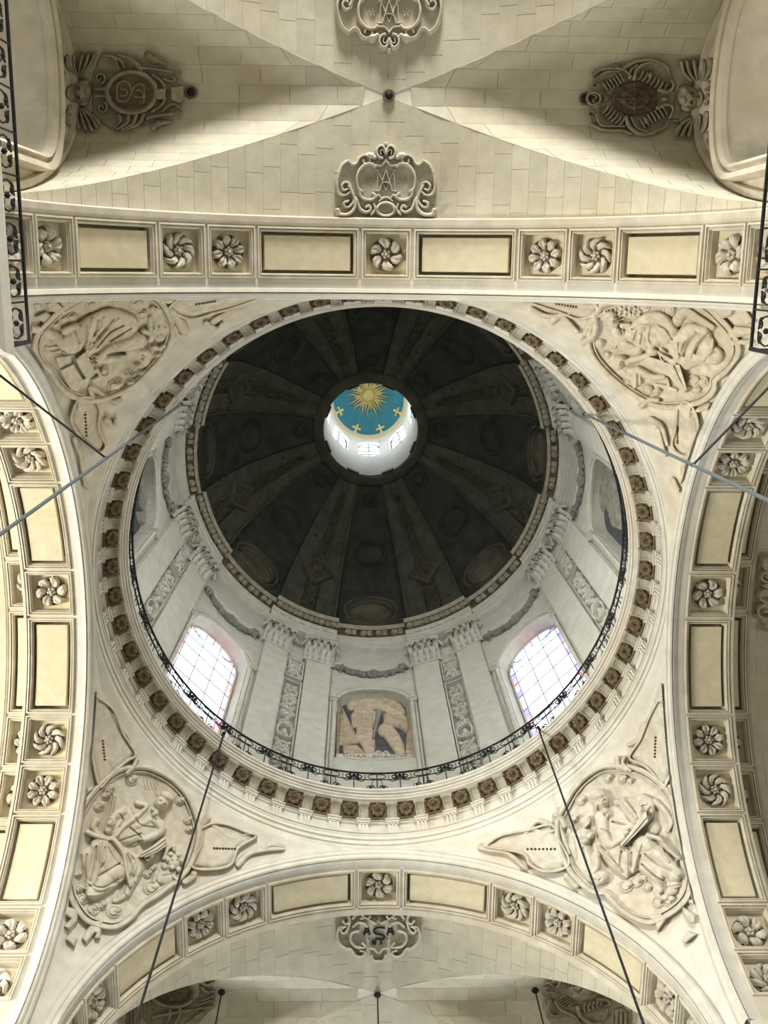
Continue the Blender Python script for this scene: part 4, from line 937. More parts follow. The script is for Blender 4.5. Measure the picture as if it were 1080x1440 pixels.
# ------------------------------------------------------------------ carved cartouches on the vaults
FL = lambda cx, cy, r=25, h=.11: [('b', cx + r * math.cos(a), cy + r * math.sin(a), r * .55, r * .55, h) for a in np.linspace(.3, 2 * PI + .3, 6)[:-1]] + [('b', cx, cy, r * .35, r * .35, h * 1.3)]
PLATE_E = [(525, 120), (470, 150), (440, 165), (385, 130), (330, 140), (290, 180), (270, 215), (240, 225), (200, 190), (150, 230), (115, 310), (103, 400), (120, 465), (170, 490), (230, 500), (245, 540), (160, 560), (110, 600), (130, 650), (230, 640), (265, 560), (300, 620), (420, 640), (460, 640), (525, 655)]
PLATE_E = PLATE_E + [(1050 - x, y) for x, y in PLATE_E[::-1]]
E_FRAME = [('t', [(200, 190), (150, 230), (117, 310), (106, 400), (125, 465), (180, 480), (222, 440), (215, 390), (175, 372), (146, 402), (162, 438), (192, 430)], 13, .20), ('t', [(200, 190), (240, 222), (275, 210), (300, 165), (350, 145), (388, 178), (375, 215), (338, 216), (328, 188)], 13, .20),
    ('b', 395, 150, 46, 34, 20, .24), ('b', 425, 165, 30, 26, .22), ('t', [(525, 135), (505, 78), (470, 72), (447, 110), (460, 158), (492, 172)], 15, .24), ('t', [(520, 130), (495, 100), (475, 110), (480, 140)], 10, .22), ('b', 525, 52, 18, 22, .22), ('b', 525, 100, 14, 30, .2),
    ('t', [(430, 240), (400, 216), (340, 226), (290, 282), (274, 350), (285, 420), (318, 450)], 15, .22), ('t', [(295, 440), (310, 490), (350, 518), (402, 518), (432, 488), (415, 468)], 16, .22), ('t', [(440, 500), (460, 478), (478, 500)], 12, .18), ('t', [(430, 232), (480, 230), (512, 205), (525, 182)], 12, .2),
    ('t', [(205, 400), (240, 470), (252, 522), (215, 575), (175, 580), (165, 545), (200, 530)], 15, .22), ('t', [(262, 510), (252, 590), (200, 640), (130, 642), (112, 605)], 21, .24), ('t', [(275, 525), (300, 592), (350, 622), (392, 602), (380, 568), (355, 580)], 18, .22), ('t', [(420, 555), (432, 600), (400, 640)], 15, .2),
    ('t', [(470, 530), (500, 505), (525, 498)], 12, .18), ('b', 107, 350, 12, 14, .2), ('b', 118, 290, 11, 13, .2), ('b', 140, 245, 11, 13, .2), ('b', 112, 430, 12, 14, .2)]
E_SHELL = [('t', [(525 + 75 * math.cos(a), 598 + 56 * math.sin(a)) for a in np.linspace(PI / 2, 3 * PI / 2, 10)], 15, .22), ('b', 525, 540, 16, 14, .22), ('t', [(470, 560), (450, 590)], 10, .24), ('t', [(480, 645), (500, 655), (525, 652)], 12, .22)]
E_LET = [('t', [(448, 442), (460, 270)], 7, .15), ('t', [(460, 270), (525, 440)], 7, .15), ('t', [(525, 268), (472, 440)], 7, .17), ('t', [(432, 444), (465, 444)], 7, .15), ('t', [(440, 268), (470, 268)], 7, .15), ('t', [(500, 372), (525, 372)], 7, .17)]
def cart_E(label, x0, y0, s, sx, sy, fun, letflip=False, z0=-3, z1=1.2, m='carved'):
    R_ = Relief(60, 20, 990, 670, 3.2, ray_surface(fun, z0, z1, x0, y0, s, sx, sy), hs=.95)
    R_.surf(np.array([[525.]]), np.array([[360.]])); p, n = R_.surf(np.array([[525.]]), np.array([[360.]])); p = p[0, 0]
    root = thing('stone_cartouche', T(p[0], p[1], p[2] + ZC), label, 'cartouche', 'carved cartouches of the vaults')
    R_.carve('plate', m, root, [('p', PLATE_E, .07, 8)]); R_.carve('scroll_frame', m, root, E_FRAME, 525)
    R_.carve('shell', m, root, E_SHELL, 525)
    for cx in (390, 664): R_.carve('flower', m, root, FL(cx, 350))
    L_ = E_LET if not letflip else [('t', [(a, 708 - b) for a, b in q[1]], *q[2:]) for q in E_LET]
    R_.carve('monogram', m, root, L_, 525)
    return root
cart_E('scrolled stone cartouche with MA monogram resting on the coffered nave arch', 455, 195, 6, 1, 1, barrel_fun)
cart_E('upturned MA monogram cartouche on the far cell of the nave vault', 547 - 525 / 6 * 1.06, 74 + 40 / 6 * 1.06, 6, 1.06, -1.06, barrel_fun, letflip=True)

# cartouche with interlaced letters and winged head
lw_fun, = (lunette_fun(-1),)
def beads(x, y0, y1, n, w, seed):
    r = random.Random(seed); return [('b', x + r.uniform(-w, w), y0 + (y1 - y0) * i / n, r.uniform(10, 17), r.uniform(10, 17), r.uniform(.12, .22)) for i in range(n)]
def ell(cx, cy, rx, ry, w, h, a0=0, a1=360): return ('t', [(cx + rx * math.cos(rad(a)), cy + ry * math.sin(rad(a))) for a in np.linspace(a0, a1, 15)], w, h)
RF = Relief(10, 60, 975, 770, 3.0, ray_surface(lw_fun, -5, 1.0, 80, 60, 5.4), hs=1.0)
p = RF.surf(np.array([[560.]]), np.array([[375.]]))[0][0, 0]; RF.lean = lean_to_nave(p)
cf = thing('stone_cartouche', T(p[0], p[1], p[2] + ZC), 'dark oval cartouche with interlaced SBD letters, torches and a winged head', 'cartouche', 'carved cartouches of the vaults')
RF.carve('plate', 'carved_dirty', cf, [('p', [(330, 95), (480, 85), (600, 130), (650, 185), (800, 200), (930, 220), (960, 300), (965, 450), (930, 535), (800, 560), (660, 640), (500, 665), (400, 655), (330, 600), (270, 540), (265, 250), (300, 170)], .07, 12)])
RF.carve('oval_frame', 'carved_dirty', cf, [ell(565, 375, 188, 155, 24, .24), ('s', 325, 265, 42, 1.3, 60, -1, 16, .24), ('s', 340, 490, 44, 1.3, -60, 1, 16, .24), ('t', [(400, 330), (340, 352), (290, 345)], 18, .22), ('t', [(400, 415), (340, 402), (290, 402)], 18, .22), ('p', [(735, 345), (825, 340), (825, 432), (735, 432)], .26, 10), ('t', [(720, 240), (790, 290), (820, 350)], 14, .24), ('t', [(720, 520), (790, 470), (820, 420)], 14, .24)])
RF.carve('oval_field', 'carved_brown', cf, [('d', 565, 375, 170, 140, .09)] + [('G', [(430, 480), (700, 470)], 9, .02)])
RF.carve('letters', 'carved_dirty', cf, [('t', [(660, 452), (664, 345), (640, 312), (602, 318), (572, 352), (556, 402), (530, 440), (490, 446), (457, 425), (456, 330), (476, 300), (515, 290), (545, 312), (562, 348)], 12, .15), ('t', [(600, 360), (640, 365), (650, 410), (590, 410)], 9, .14), ('t', [(480, 350), (525, 360), (530, 395), (480, 405)], 9, .14), ('t', [(640, 455), (672, 455)], 8, .14)])
RF.carve('scroll_end', 'carved_dirty', cf, [('p', [(850, 330), (945, 312), (962, 330), (960, 440), (930, 462), (860, 440)], .26, 16), ('t', [(800, 270), (850, 290), (890, 285), (880, 260)], 14, .2), ('t', [(800, 520), (850, 470), (900, 465), (920, 490)], 14, .2)])
for pts, w0, w1 in (([(640, 190), (720, 195), (820, 212), (940, 230)], 15, 9), ([(690, 95), (740, 130), (820, 160)], 30, 15), ([(680, 570), (760, 552), (860, 538), (945, 525)], 15, 9), ([(725, 640), (770, 610), (845, 598)], 24, 18)):
    RF.carve('torch', 'carved_dirty', cf, [('t', pts, w0, w1, .24)] + [('b', pts[-2][0], pts[-2][1], w0 * 1.1, w0 * 1.35, .24)])
for q in ([(350, 98), (430, 115), (470, 195)], [(400, 100), (480, 130), (510, 190)], [(470, 95), (570, 130), (620, 200)], [(530, 110), (610, 160), (640, 205)], [(470, 555), (480, 590), (430, 645)], [(540, 550), (530, 605), (455, 650)], [(600, 545), (575, 610), (490, 655)], [(655, 545), (620, 610), (520, 655)]): RF.carve('drapery', 'carved_dirty', cf, [('t', q, 20, 12, .24)])
RF.carve('cherub_head', 'carved_dirty', cf, [('b', 178, 378, 88, 98, .34), ('b', 120, 378, 50, 60, .30), ('b', 205, 300, 40, 30, .30), ('b', 220, 370, 45, 60, .33), ('b', 200, 455, 45, 32, .30), ('t', [(168, 375), (135, 374), (122, 372)], 12, .40), ('H', 160, 340, 16, 14, .08), ('H', 160, 412, 16, 14, .08), ('G', [(98, 352), (95, 375), (98, 398)], 9, .07), ('F', [(180, 325), (184, 350)], 8, .05), ('F', [(180, 400), (184, 425)], 8, .05)])
for q in ([(150, 245), (90, 180), (85, 110)], [(155, 240), (130, 170), (130, 102)], [(165, 238), (175, 170), (190, 97)], [(175, 240), (215, 170), (240, 92)], [(185, 245), (240, 180), (285, 92)], [(165, 500), (150, 570), (165, 640)], [(175, 500), (190, 570), (215, 652)], [(185, 500), (230, 580), (262, 655)], [(195, 500), (265, 570), (302, 640)], [(200, 505), (280, 560), (325, 618)]):
    RF.carve('wing_feather', 'carved_dirty', cf, [('t', q, 12, 19, .22)])
RF.carve('garland', 'carved_dirty', cf, beads(40, 90, 760, 46, 14, 1) + beads(85, 480, 640, 10, 18, 2))

RG = Relief(30, 95, 1010, 770, 3.0, ray_surface(lw_fun, -5, 1.0, 810, 60, 5.143), hs=1.0)
p = RG.surf(np.array([[425.]]), np.array([[400.]]))[0][0, 0]; RG.lean = lean_to_nave(p)
cg = thing('stone_cartouche', T(p[0], p[1], p[2] + ZC), 'dark cartouche with eight-spoked round shield, cornucopia scrolls and winged head', 'cartouche', 'carved cartouches of the vaults')
RG.carve('plate', 'carved_dirty', cg, [('p', [(110, 300), (130, 190), (280, 150), (450, 118), (600, 130), (680, 190), (720, 290), (720, 470), (660, 600), (600, 660), (450, 665), (250, 640), (110, 600), (75, 480), (75, 360)], .07, 12)])
RG.carve('shield', 'carved_brown', cg, [('b', 425, 402, 172, 128, .20), ('d', 425, 402, 168, 124, .12)] + [('F', [(425, 402), (425 + 160 * math.cos(a), 402 + 118 * math.sin(a))], 8, .06) for a in np.arange(0, 2 * PI, PI / 4)] + [('F', [(425 + r * math.cos(a), 402 + r * .74 * math.sin(a)) for a in np.linspace(0, 2 * PI, 9)], 8, .05) for r in (75, 150)] + [('G', [(425 + 115 * math.cos(a), 402 + 85 * math.sin(a)) for a in np.linspace(b, b + .6, 5)], 14, .04) for b in np.arange(.1, 6.2, PI / 4)])
for q, w, h in (([(130, 230), (190, 190), (330, 190), (400, 240)], 16, .22), ([(150, 260), (220, 210), (310, 205)], 14, .2), ([(350, 180), (430, 135), (540, 125), (640, 160), (670, 210)], 20, .24), ([(420, 260), (440, 190), (500, 150), (560, 145)], 18, .24), ([(385, 255), (395, 200), (440, 160)], 15, .22), ([(600, 340), (670, 350), (705, 310), (690, 270)], 20, .24), ([(590, 470), (660, 445), (700, 470), (680, 540)], 20, .24), ([(120, 590), (200, 625), (330, 630), (400, 655)], 16, .22), ([(150, 510), (180, 590), (280, 600), (350, 600)], 15, .22), ([(360, 540), (390, 610), (470, 655), (560, 650)], 22, .24), ([(400, 540), (440, 610), (520, 640)], 16, .22), ([(560, 640), (640, 610), (670, 565), (740, 560)], 16, .2)):
    RG.carve('scroll', 'carved_dirty', cg, [('t', q, w, w * .7, h)])
for ax, ay, bx, by, n in ((330, 250, 215, 320, 6), (215, 480, 330, 570, 6), (470, 230, 640, 320, 7), (480, 580, 640, 490, 7)):
    for i in range(n):
        t = i / (n - 1); x, y = ax + (bx - ax) * t, ay + (by - ay) * t; dx, dy = (by - ay), -(bx - ax); l = math.hypot(dx, dy); dx, dy = dx / l * 32, dy / l * 32
        RG.carve('fluted_leaf', 'carved_dirty', cg, [('t', [(x - dx, y - dy), (x + 4, y + 4), (x + dx, y + dy)], 10, .24)])
RG.carve('shell', 'carved_dirty', cg, [('b', 215, 400, 35, 40, .22), ('b', 535, 232, 32, 32, .24), ('b', 505, 565, 32, 30, .24), ('b', 645, 405, 36, 24, .2)] + [('G', [(190, 400), (215 + 30 * math.cos(a), 400 + 34 * math.sin(a))], 5, .06) for a in np.linspace(-1.2, 1.2, 5)])
RG.carve('crest', 'carved_dirty', cg, [ell(130, 402, 48, 44, 12, .24), ('t', [(120, 370), (150, 390), (120, 420), (150, 435)], 9, .22), ('s', 135, 300, 24, 1.2, 0, 1, 10, .22), ('s', 110, 515, 24, 1.2, 0, -1, 10, .22)])
RG.carve('cherub_head', 'carved_dirty', cg, [('b', 825, 400, 95, 95, .34), ('b', 870, 395, 50, 60, .32), ('b', 790, 340, 50, 40, .32), ('b', 780, 410, 50, 50, .34), ('b', 800, 470, 50, 32, .32), ('t', [(828, 393), (850, 393), (868, 392)], 12, .42), ('H', 832, 362, 15, 13, .08), ('H', 832, 428, 15, 13, .08), ('G', [(885, 375), (888, 392), (885, 410)], 9, .07)])
for q in ([(830, 270), (780, 220), (760, 145)], [(850, 265), (815, 210), (800, 140)], [(870, 265), (860, 200), (850, 138)], [(900, 270), (920, 190), (915, 130)], [(930, 265), (960, 190), (960, 130)], [(830, 540), (760, 590), (720, 660)], [(835, 550), (790, 610), (765, 665)], [(840, 560), (825, 620), (815, 665)], [(890, 530), (880, 600), (865, 640)], [(940, 510), (930, 590), (900, 645)]):
    RG.carve('wing_feather', 'carved_dirty', cg, [('t', q, 15, 21, .22)])
RG.carve('garland', 'carved_dirty', cg, beads(960, 290, 470, 14, 22, 5) + beads(965, 640, 740, 8, 12, 6))

# cartouche under the choir arch
RI = Relief(95, 130, 945, 640, 3.4, ray_surface(barrel_fun, -3, 1.2, 455, 1260, 6.75), hs=1.05)
RI.lean = lean_to_nave(np.array([0, 8.3, 0.])); p = RI.surf(np.array([[520.]]), np.array([[380.]]))[0][0, 0]
ci = thing('stone_cartouche', T(p[0], p[1], p[2] + ZC), 'scrolled stone cartouche lettered ASA hanging below the choir arch', 'cartouche', 'carved cartouches of the vaults')
hp = [(520, 150), (440, 170), (270, 160), (120, 165), (135, 280), (120, 370), (150, 450), (210, 500), (260, 500), (300, 555), (360, 575), (430, 500), (460, 610), (520, 630)]
RI.carve('plate', 'carved', ci, [('p', hp + [(1040 - x, y) for x, y in hp[::-1]], .07, 10)])
RI.carve('scroll_frame', 'carved', ci, [('t', [(125, 180), (180, 165), (235, 185), (245, 240), (210, 265), (185, 235)], 18, .24), ('t', [(250, 250), (225, 320), (190, 350), (165, 320), (190, 300)], 16, .22), ('t', [(210, 290), (150, 300), (130, 370), (155, 450), (215, 498), (260, 500), (300, 555), (355, 572), (392, 535), (350, 515)], 15, .24), ('t', [(280, 210), (310, 175), (360, 175), (380, 205), (355, 215)], 17, .24), ('t', [(280, 290), (330, 250), (390, 260), (410, 285)], 16, .24), ('t', [(330, 330), (270, 350), (255, 410), (290, 470), (350, 490), (395, 480), (370, 450)], 16, .24), ('t', [(385, 195), (420, 215), (440, 190)], 14, .22), ('t', [(445, 495), (480, 505), (510, 540)], 13, .22), ('t', [(455, 560), (475, 610), (520, 615)], 15, .22), ('b', 470, 245, 50, 20, 30, .16)], 520)
RI.carve('shell', 'carved_brown', ci, [('b', 525, 185, 72, 55, .28)] + [('G', [(525, 235), (525 + 66 * math.cos(a), 200 - 50 * math.sin(a))], 7, .06) for a in np.linspace(.3, 2.8, 7)])
RI.carve('letters', 'dark_gap', ci, [('t', [(385, 365), (412, 290), (435, 365)], 11, .12), ('t', [(395, 345), (428, 345)], 7, .12), ('t', [(605, 365), (635, 290), (660, 365)], 11, .12), ('t', [(615, 345), (652, 345)], 7, .12), ('t', [(575, 305), (520, 300), (480, 320), (490, 355), (540, 365), (575, 385), (560, 410), (500, 405)], 11, .12), ('t', [(462, 462), (468, 420), (488, 460), (494, 420)], 7, .12), ('t', [(535, 425), (552, 440), (535, 460)], 7, .12), ('b', 430, 408, 8, 8, .12), ('b', 608, 408, 8, 8, .12)])

# two half hidden cartouches of the choir vault
ch_fun = lunette_fun(1)
for (x0, y0, sx, label, kind) in ((160, 1350, 1, 'dark oval cartouche half hidden behind the choir arch on the lion side', 'L'), (740, 1350, 1, 'dark helmeted cartouche half hidden behind the choir arch on the ox side', 'R')):
    RJ = Relief(0, 110, 1000, 620, 4.2, ray_surface(ch_fun, -5, 1.0, x0, y0, 6), hs=1.0)
    RJ.lean = lean_to_nave(np.array([3.0 if kind == 'R' else -3.0, 9.5, -.5])); p = RJ.surf(np.array([[500.]]), np.array([[330.]]))[0][0, 0]
    cj = thing('stone_cartouche', T(p[0], p[1], p[2] + ZC), label, 'cartouche', 'carved cartouches of the vaults')
    if kind == 'L':
        RJ.carve('plate', 'carved_dirty', cj, [('p', [(240, 290), (600, 150), (830, 130), (845, 400), (760, 480), (700, 560), (330, 600), (240, 480)], .07, 12)])
        RJ.carve('oval_frame', 'carved_dirty', cj, [ell(505, 270, 190, 125, 22, .24), ('t', [(640, 160), (700, 200), (710, 290), (680, 330)], 18, .22), ('t', [(250, 300), (300, 350), (290, 390)], 18, .24)])
        RJ.carve('shield', 'carved_brown', cj, [('b', 505, 272, 165, 100, .2)] + [('F', [(490, 275), (490 + 150 * math.cos(a), 275 + 90 * math.sin(a))], 10, .05) for a in np.arange(0.3, 6.3, .785)])
        for q in ([(730, 170), (780, 210), (840, 190)], [(740, 230), (790, 270), (840, 260)], [(730, 340), (780, 330), (840, 300)], [(720, 380), (790, 350), (840, 340)]): RJ.carve('scroll', 'carved_dirty', cj, [('t', q, 13, .22)])
        RJ.carve('torch', 'carved_dirty', cj, [('t', [(340, 480), (480, 450), (650, 420), (840, 390)], 24, 12, .24)]); RJ.carve('torch', 'carved_dirty', cj, [('t', [(620, 540), (690, 490), (745, 450)], 26, 30, .22)])
        for q in ([(480, 420), (470, 490), (420, 560)], [(560, 410), (550, 490), (480, 570)]): RJ.carve('drapery', 'carved_dirty', cj, [('t', q, 20, .24)])
        RJ.carve('wing', 'carved_dirty', cj, [('p', [(90, 420), (200, 390), (230, 470), (200, 600), (90, 600)], .22, 40)] + [('G', [(110 + i * 28, 430), (105 + i * 30, 600)], 8, .08) for i in range(4)])
    else:
        RJ.carve('plate', 'carved_dirty', cj, [('p', [(190, 115), (400, 150), (650, 230), (720, 330), (690, 480), (600, 600), (250, 600), (170, 480), (150, 300)], .07, 12)])
        RJ.carve('helmet', 'carved_dirty', cj, [('b', 480, 265, 145, 92, .34), ('G', [(400, 250), (440, 270), (460, 240)], 12, .08), ('G', [(380, 210), (470, 215), (540, 195)], 10, .08), ('G', [(390, 190), (385, 320)], 6, .04), ('G', [(545, 290), (575, 265)], 9, .06)])
        for q, w in (([(200, 150), (240, 140), (280, 190), (260, 230)], 22), ([(215, 180), (260, 160), (330, 165)], 14), ([(160, 200), (190, 190), (220, 215)], 12), ([(150, 240), (185, 235), (230, 260)], 12), ([(150, 290), (190, 270), (240, 275)], 12), ([(200, 340), (180, 420), (230, 470), (280, 465)], 18), ([(240, 350), (290, 420), (400, 470), (450, 540)], 18), ([(430, 400), (450, 470), (540, 530), (620, 530)], 26), ([(600, 330), (680, 340), (700, 370), (660, 390)], 18)): RJ.carve('scroll', 'carved_dirty', cj, [('t', q, w, w * .7, .24)])
        for i in range(5): RJ.carve('fluted_leaf', 'carved_dirty', cj, [('t', [(280 + i * 17, 330 + i * 14), (305 + i * 17, 310 + i * 14), (325 + i * 17, 305 + i * 14)], 8, .24)]); RJ.carve('fluted_leaf', 'carved_dirty', cj, [('t', [(490 + i * 36, 440 - i * 14), (480 + i * 36, 400 - i * 12), (500 + i * 36, 375 - i * 8)], 11, .22)])
        RJ.carve('feather_crest', 'carved_dirty', cj, [('t', [(270 + i * 24, 155 + i * 4), (285 + i * 24, 180 + i * 4), (280 + i * 24, 205 + i * 4)], 9, .24) for i in range(5)])
        RJ.carve('wing', 'carved_dirty', cj, [('p', [(700, 480), (740, 410), (820, 390), (890, 420), (890, 600), (700, 600)], .22, 40)] + [('G', [(740 + i * 36, 440), (730 + i * 40, 600)], 9, .08) for i in range(4)])
# curled cartouche on the east transept vault
tr_fun = lambda x, y, z: y * y + (z - ZS) ** 2 - 6.62 ** 2
RK = Relief(860, 100, 1300, 960, 4.5, ray_surface(tr_fun, -3, 1.4, 940, 760, 7.2), hs=1.0)
p = RK.surf(np.array([[960.]]), np.array([[480.]]))[0][0, 0]
ck = thing('stone_cartouche', T(p[0], p[1], p[2] + ZC), 'curled stone cartouche on the transept vault beside the ox medallion arch', 'cartouche', 'carved cartouches of the vaults')
RK.carve('plate', 'carved_warm', ck, [('p', [(900, 200), (960, 130), (1100, 110), (1250, 140), (1290, 480), (1250, 850), (1100, 920), (960, 900), (880, 720), (900, 460)], .07, 14)])
for q in ([(1050, 140), (960, 140), (925, 200), (950, 260), (1010, 280)], [(1000, 285), (930, 300), (910, 360), (960, 395), (990, 360), (960, 345)], [(990, 400), (930, 430), (980, 460)], [(1000, 480), (910, 490), (890, 560), (940, 600), (1000, 580)], [(1000, 600), (900, 640), (870, 710), (920, 770), (1000, 750), (980, 700), (940, 705)], [(960, 850), (990, 900), (1060, 890)]):
    RK.carve('scroll', 'carved_warm', ck, [('t', q, 20, .24)])
RK.carve('shield', 'carved_warm', ck, [('b', 1140, 500, 120, 200, .22)])

# ------------------------------------------------------------------ vault hooks with hanging cords
for (x, y, ln, label) in ((-3.66, YC - .1, 9, 'dark ceiling hook and cord in the choir vault beside the oval cartouche'), (0.0, YC, 9, 'dark ceiling hook and cord at the centre of the choir vault'), (3.73, YC - .1, 9, 'dark ceiling hook and cord in the choir vault beside the helmeted cartouche'),
        (0.02, -YC, 0, 'dark open boss hole at the centre of the nave vault'), (-3.75, -YC, 0, 'dark ceiling hole beside the interlaced letter cartouche'), (3.8, -YC, 0, 'dark ceiling hole beside the spoked shield cartouche')):
    M = T(x, y, ZV - .04 + ZC); root = thing('ceiling_hook', M, label, 'hook', 'ceiling hooks of the vaults')
    put('boss', MB().ball((0, 0, 0), .10 if ln == 0 else .085, 10, 6, (1, 1, .6)).mesh('hook_boss', True), 'iron', root, M)
    if ln: put('cord', MB().tube([(0, 0, -ln), (0, 0, 0)], .018, 5).mesh('cord'), 'iron', root, M)
    else: put('rim', MB().tube([(.10 * math.cos(a), .10 * math.sin(a), -.02) for a in np.linspace(0, 2 * PI, 13)], .025, 5).mesh('hook_rim'), 'carved_brown', root, M)
#SECTION medallions

# ------------------------------------------------------------------ pendentive medallions (figures carved in high relief)
def medallion(label, box_, step, x0, y0, s, plaque, frame, m, hs=1.0, ctr=None):
    R_ = Relief(*box_, step, ray_surface(pend_fun, -6.5, 1.0, x0, y0, s), hs=hs)
    cx, cy = ctr; p = R_.surf(np.array([[float(cx)]]), np.array([[float(cy)]]))[0][0, 0]
    R_.lean = lean_to_nave(p); root = thing('relief_medallion', T(p[0], p[1], p[2] + ZC), label, 'relief', 'pendentive medallions')
    R_.carve('plaque', m, root, [('p', plaque, .06, 14)])
    for nm, prims in frame: R_.carve(nm, m, root, prims)
    return R_, root
def clouds(R_, root, m, L):
    for cx, cy, r, k in L:
        R_.carve('cloud', m, root, [('b', cx, cy, r, r * .9, .17), ('b', cx + r * .35, cy - r * .25, r * .62, r * .55, .22), ('G', [(cx + r * .55 * math.cos(a), cy + r * .5 * math.sin(a)) for a in np.linspace(k, k + 4.6, 9)], r * .13, .05)])
def face(cx, cy, r, dx, dy, h):     # a head turned towards (dx,dy) = chin direction
    n = math.hypot(dx, dy); dx, dy = dx / n, dy / n; ex, ey = -dy, dx
    P = lambda a, b: (cx + r * (a * dx + b * ex), cy + r * (a * dy + b * ey))
    return [('b', cx, cy, r * .82, r, math.degrees(math.atan2(dy, dx)) - 90, h), ('t', [P(-.1, 0), P(.28, .02)], r * .14, h * 1.16), ('F', [P(-.2, -.5), P(-.24, -.15)], r * .13, .03), ('F', [P(-.2, .5), P(-.24, .15)], r * .13, .03),
            ('H', *P(-.02, -.32), r * .17, r * .13, .06), ('H', *P(-.02, .32), r * .17, r * .13, .06), ('G', [P(.5, -.25), P(.46, 0), P(.5, .25)], r * .09, .04)]
def hand(px, py, ang, r, h):        # palm and four fingers with a thumb, carved
    a = rad(ang); c, s_ = math.cos(a), math.sin(a); P = lambda u, v: (px + r * (u * c - v * s_), py + r * (u * s_ + v * c))
    out = [('b', px, py, r * .62, r * .55, ang, h)]
    for i, v in enumerate((-.42, -.14, .14, .40)): out.append(('t', [P(.3, v * .9), P(.95 - .12 * abs(i - 1.3), v * 1.15), P(1.35 - .2 * abs(i - 1.4), v * .9)], r * .13, h * .95))
    out.append(('t', [P(0, .5), P(.45, .8), P(.85, .72)], r * .15, h)); return out

# --- lion medallion (crop scale 5.335 from 85,1070)
fr_path = [(350, 135), (450, 70), (600, 48), (720, 78), (850, 155), (950, 265), (1010, 400), (1035, 520), (1020, 650), (970, 780), (900, 870), (800, 950), (700, 1022), (630, 1062), (590, 1100), (520, 1180), (420, 1240), (320, 1238), (200, 1195), (120, 1100), (75, 1000), (62, 880), (82, 760), (112, 660), (122, 560), (140, 430), (190, 320), (265, 220), (350, 135)]
inner = [(540 + (x - 540) * .93, 640 + (y - 640) * .94) for x, y in fr_path]
MM = 'carved'
RA_, ra = medallion('front pendentive medallion with bearded man holding quill and book beside a lion', (0, -10, 1090, 1420), 3.3, 85, 1070, 5.335, fr_path, [('frame', [('t', fr_path, 24, .22)]), ('frame_fillet', [('t', inner, 9, .15)])], MM, hs=1.0, ctr=(540, 640))
clouds(RA_, ra, MM, [(535, 145, 52, 0), (368, 215, 46, 2), (340, 262, 38, 1), (290, 345, 46, 3), (895, 300, 42, 1), (955, 445, 42, 2), (960, 515, 34, 0), (135, 850, 34, 1), (240, 1110, 66, 2), (310, 1080, 48, 0), (400, 1125, 68, 1), (165, 1035, 52, 3), (140, 960, 40, 1), (680, 950, 72, .5), (650, 845, 42, 2), (692, 800, 36, 1)])
RA_.carve('halo', MM, ra, [('d', 800, 230, 85, 72, .08)]); RA_.carve('light_ray', MM, ra, [('t', [(620 + i * 22, 110), (640 + i * 26, 215)], 5, .09) for i in range(5)])
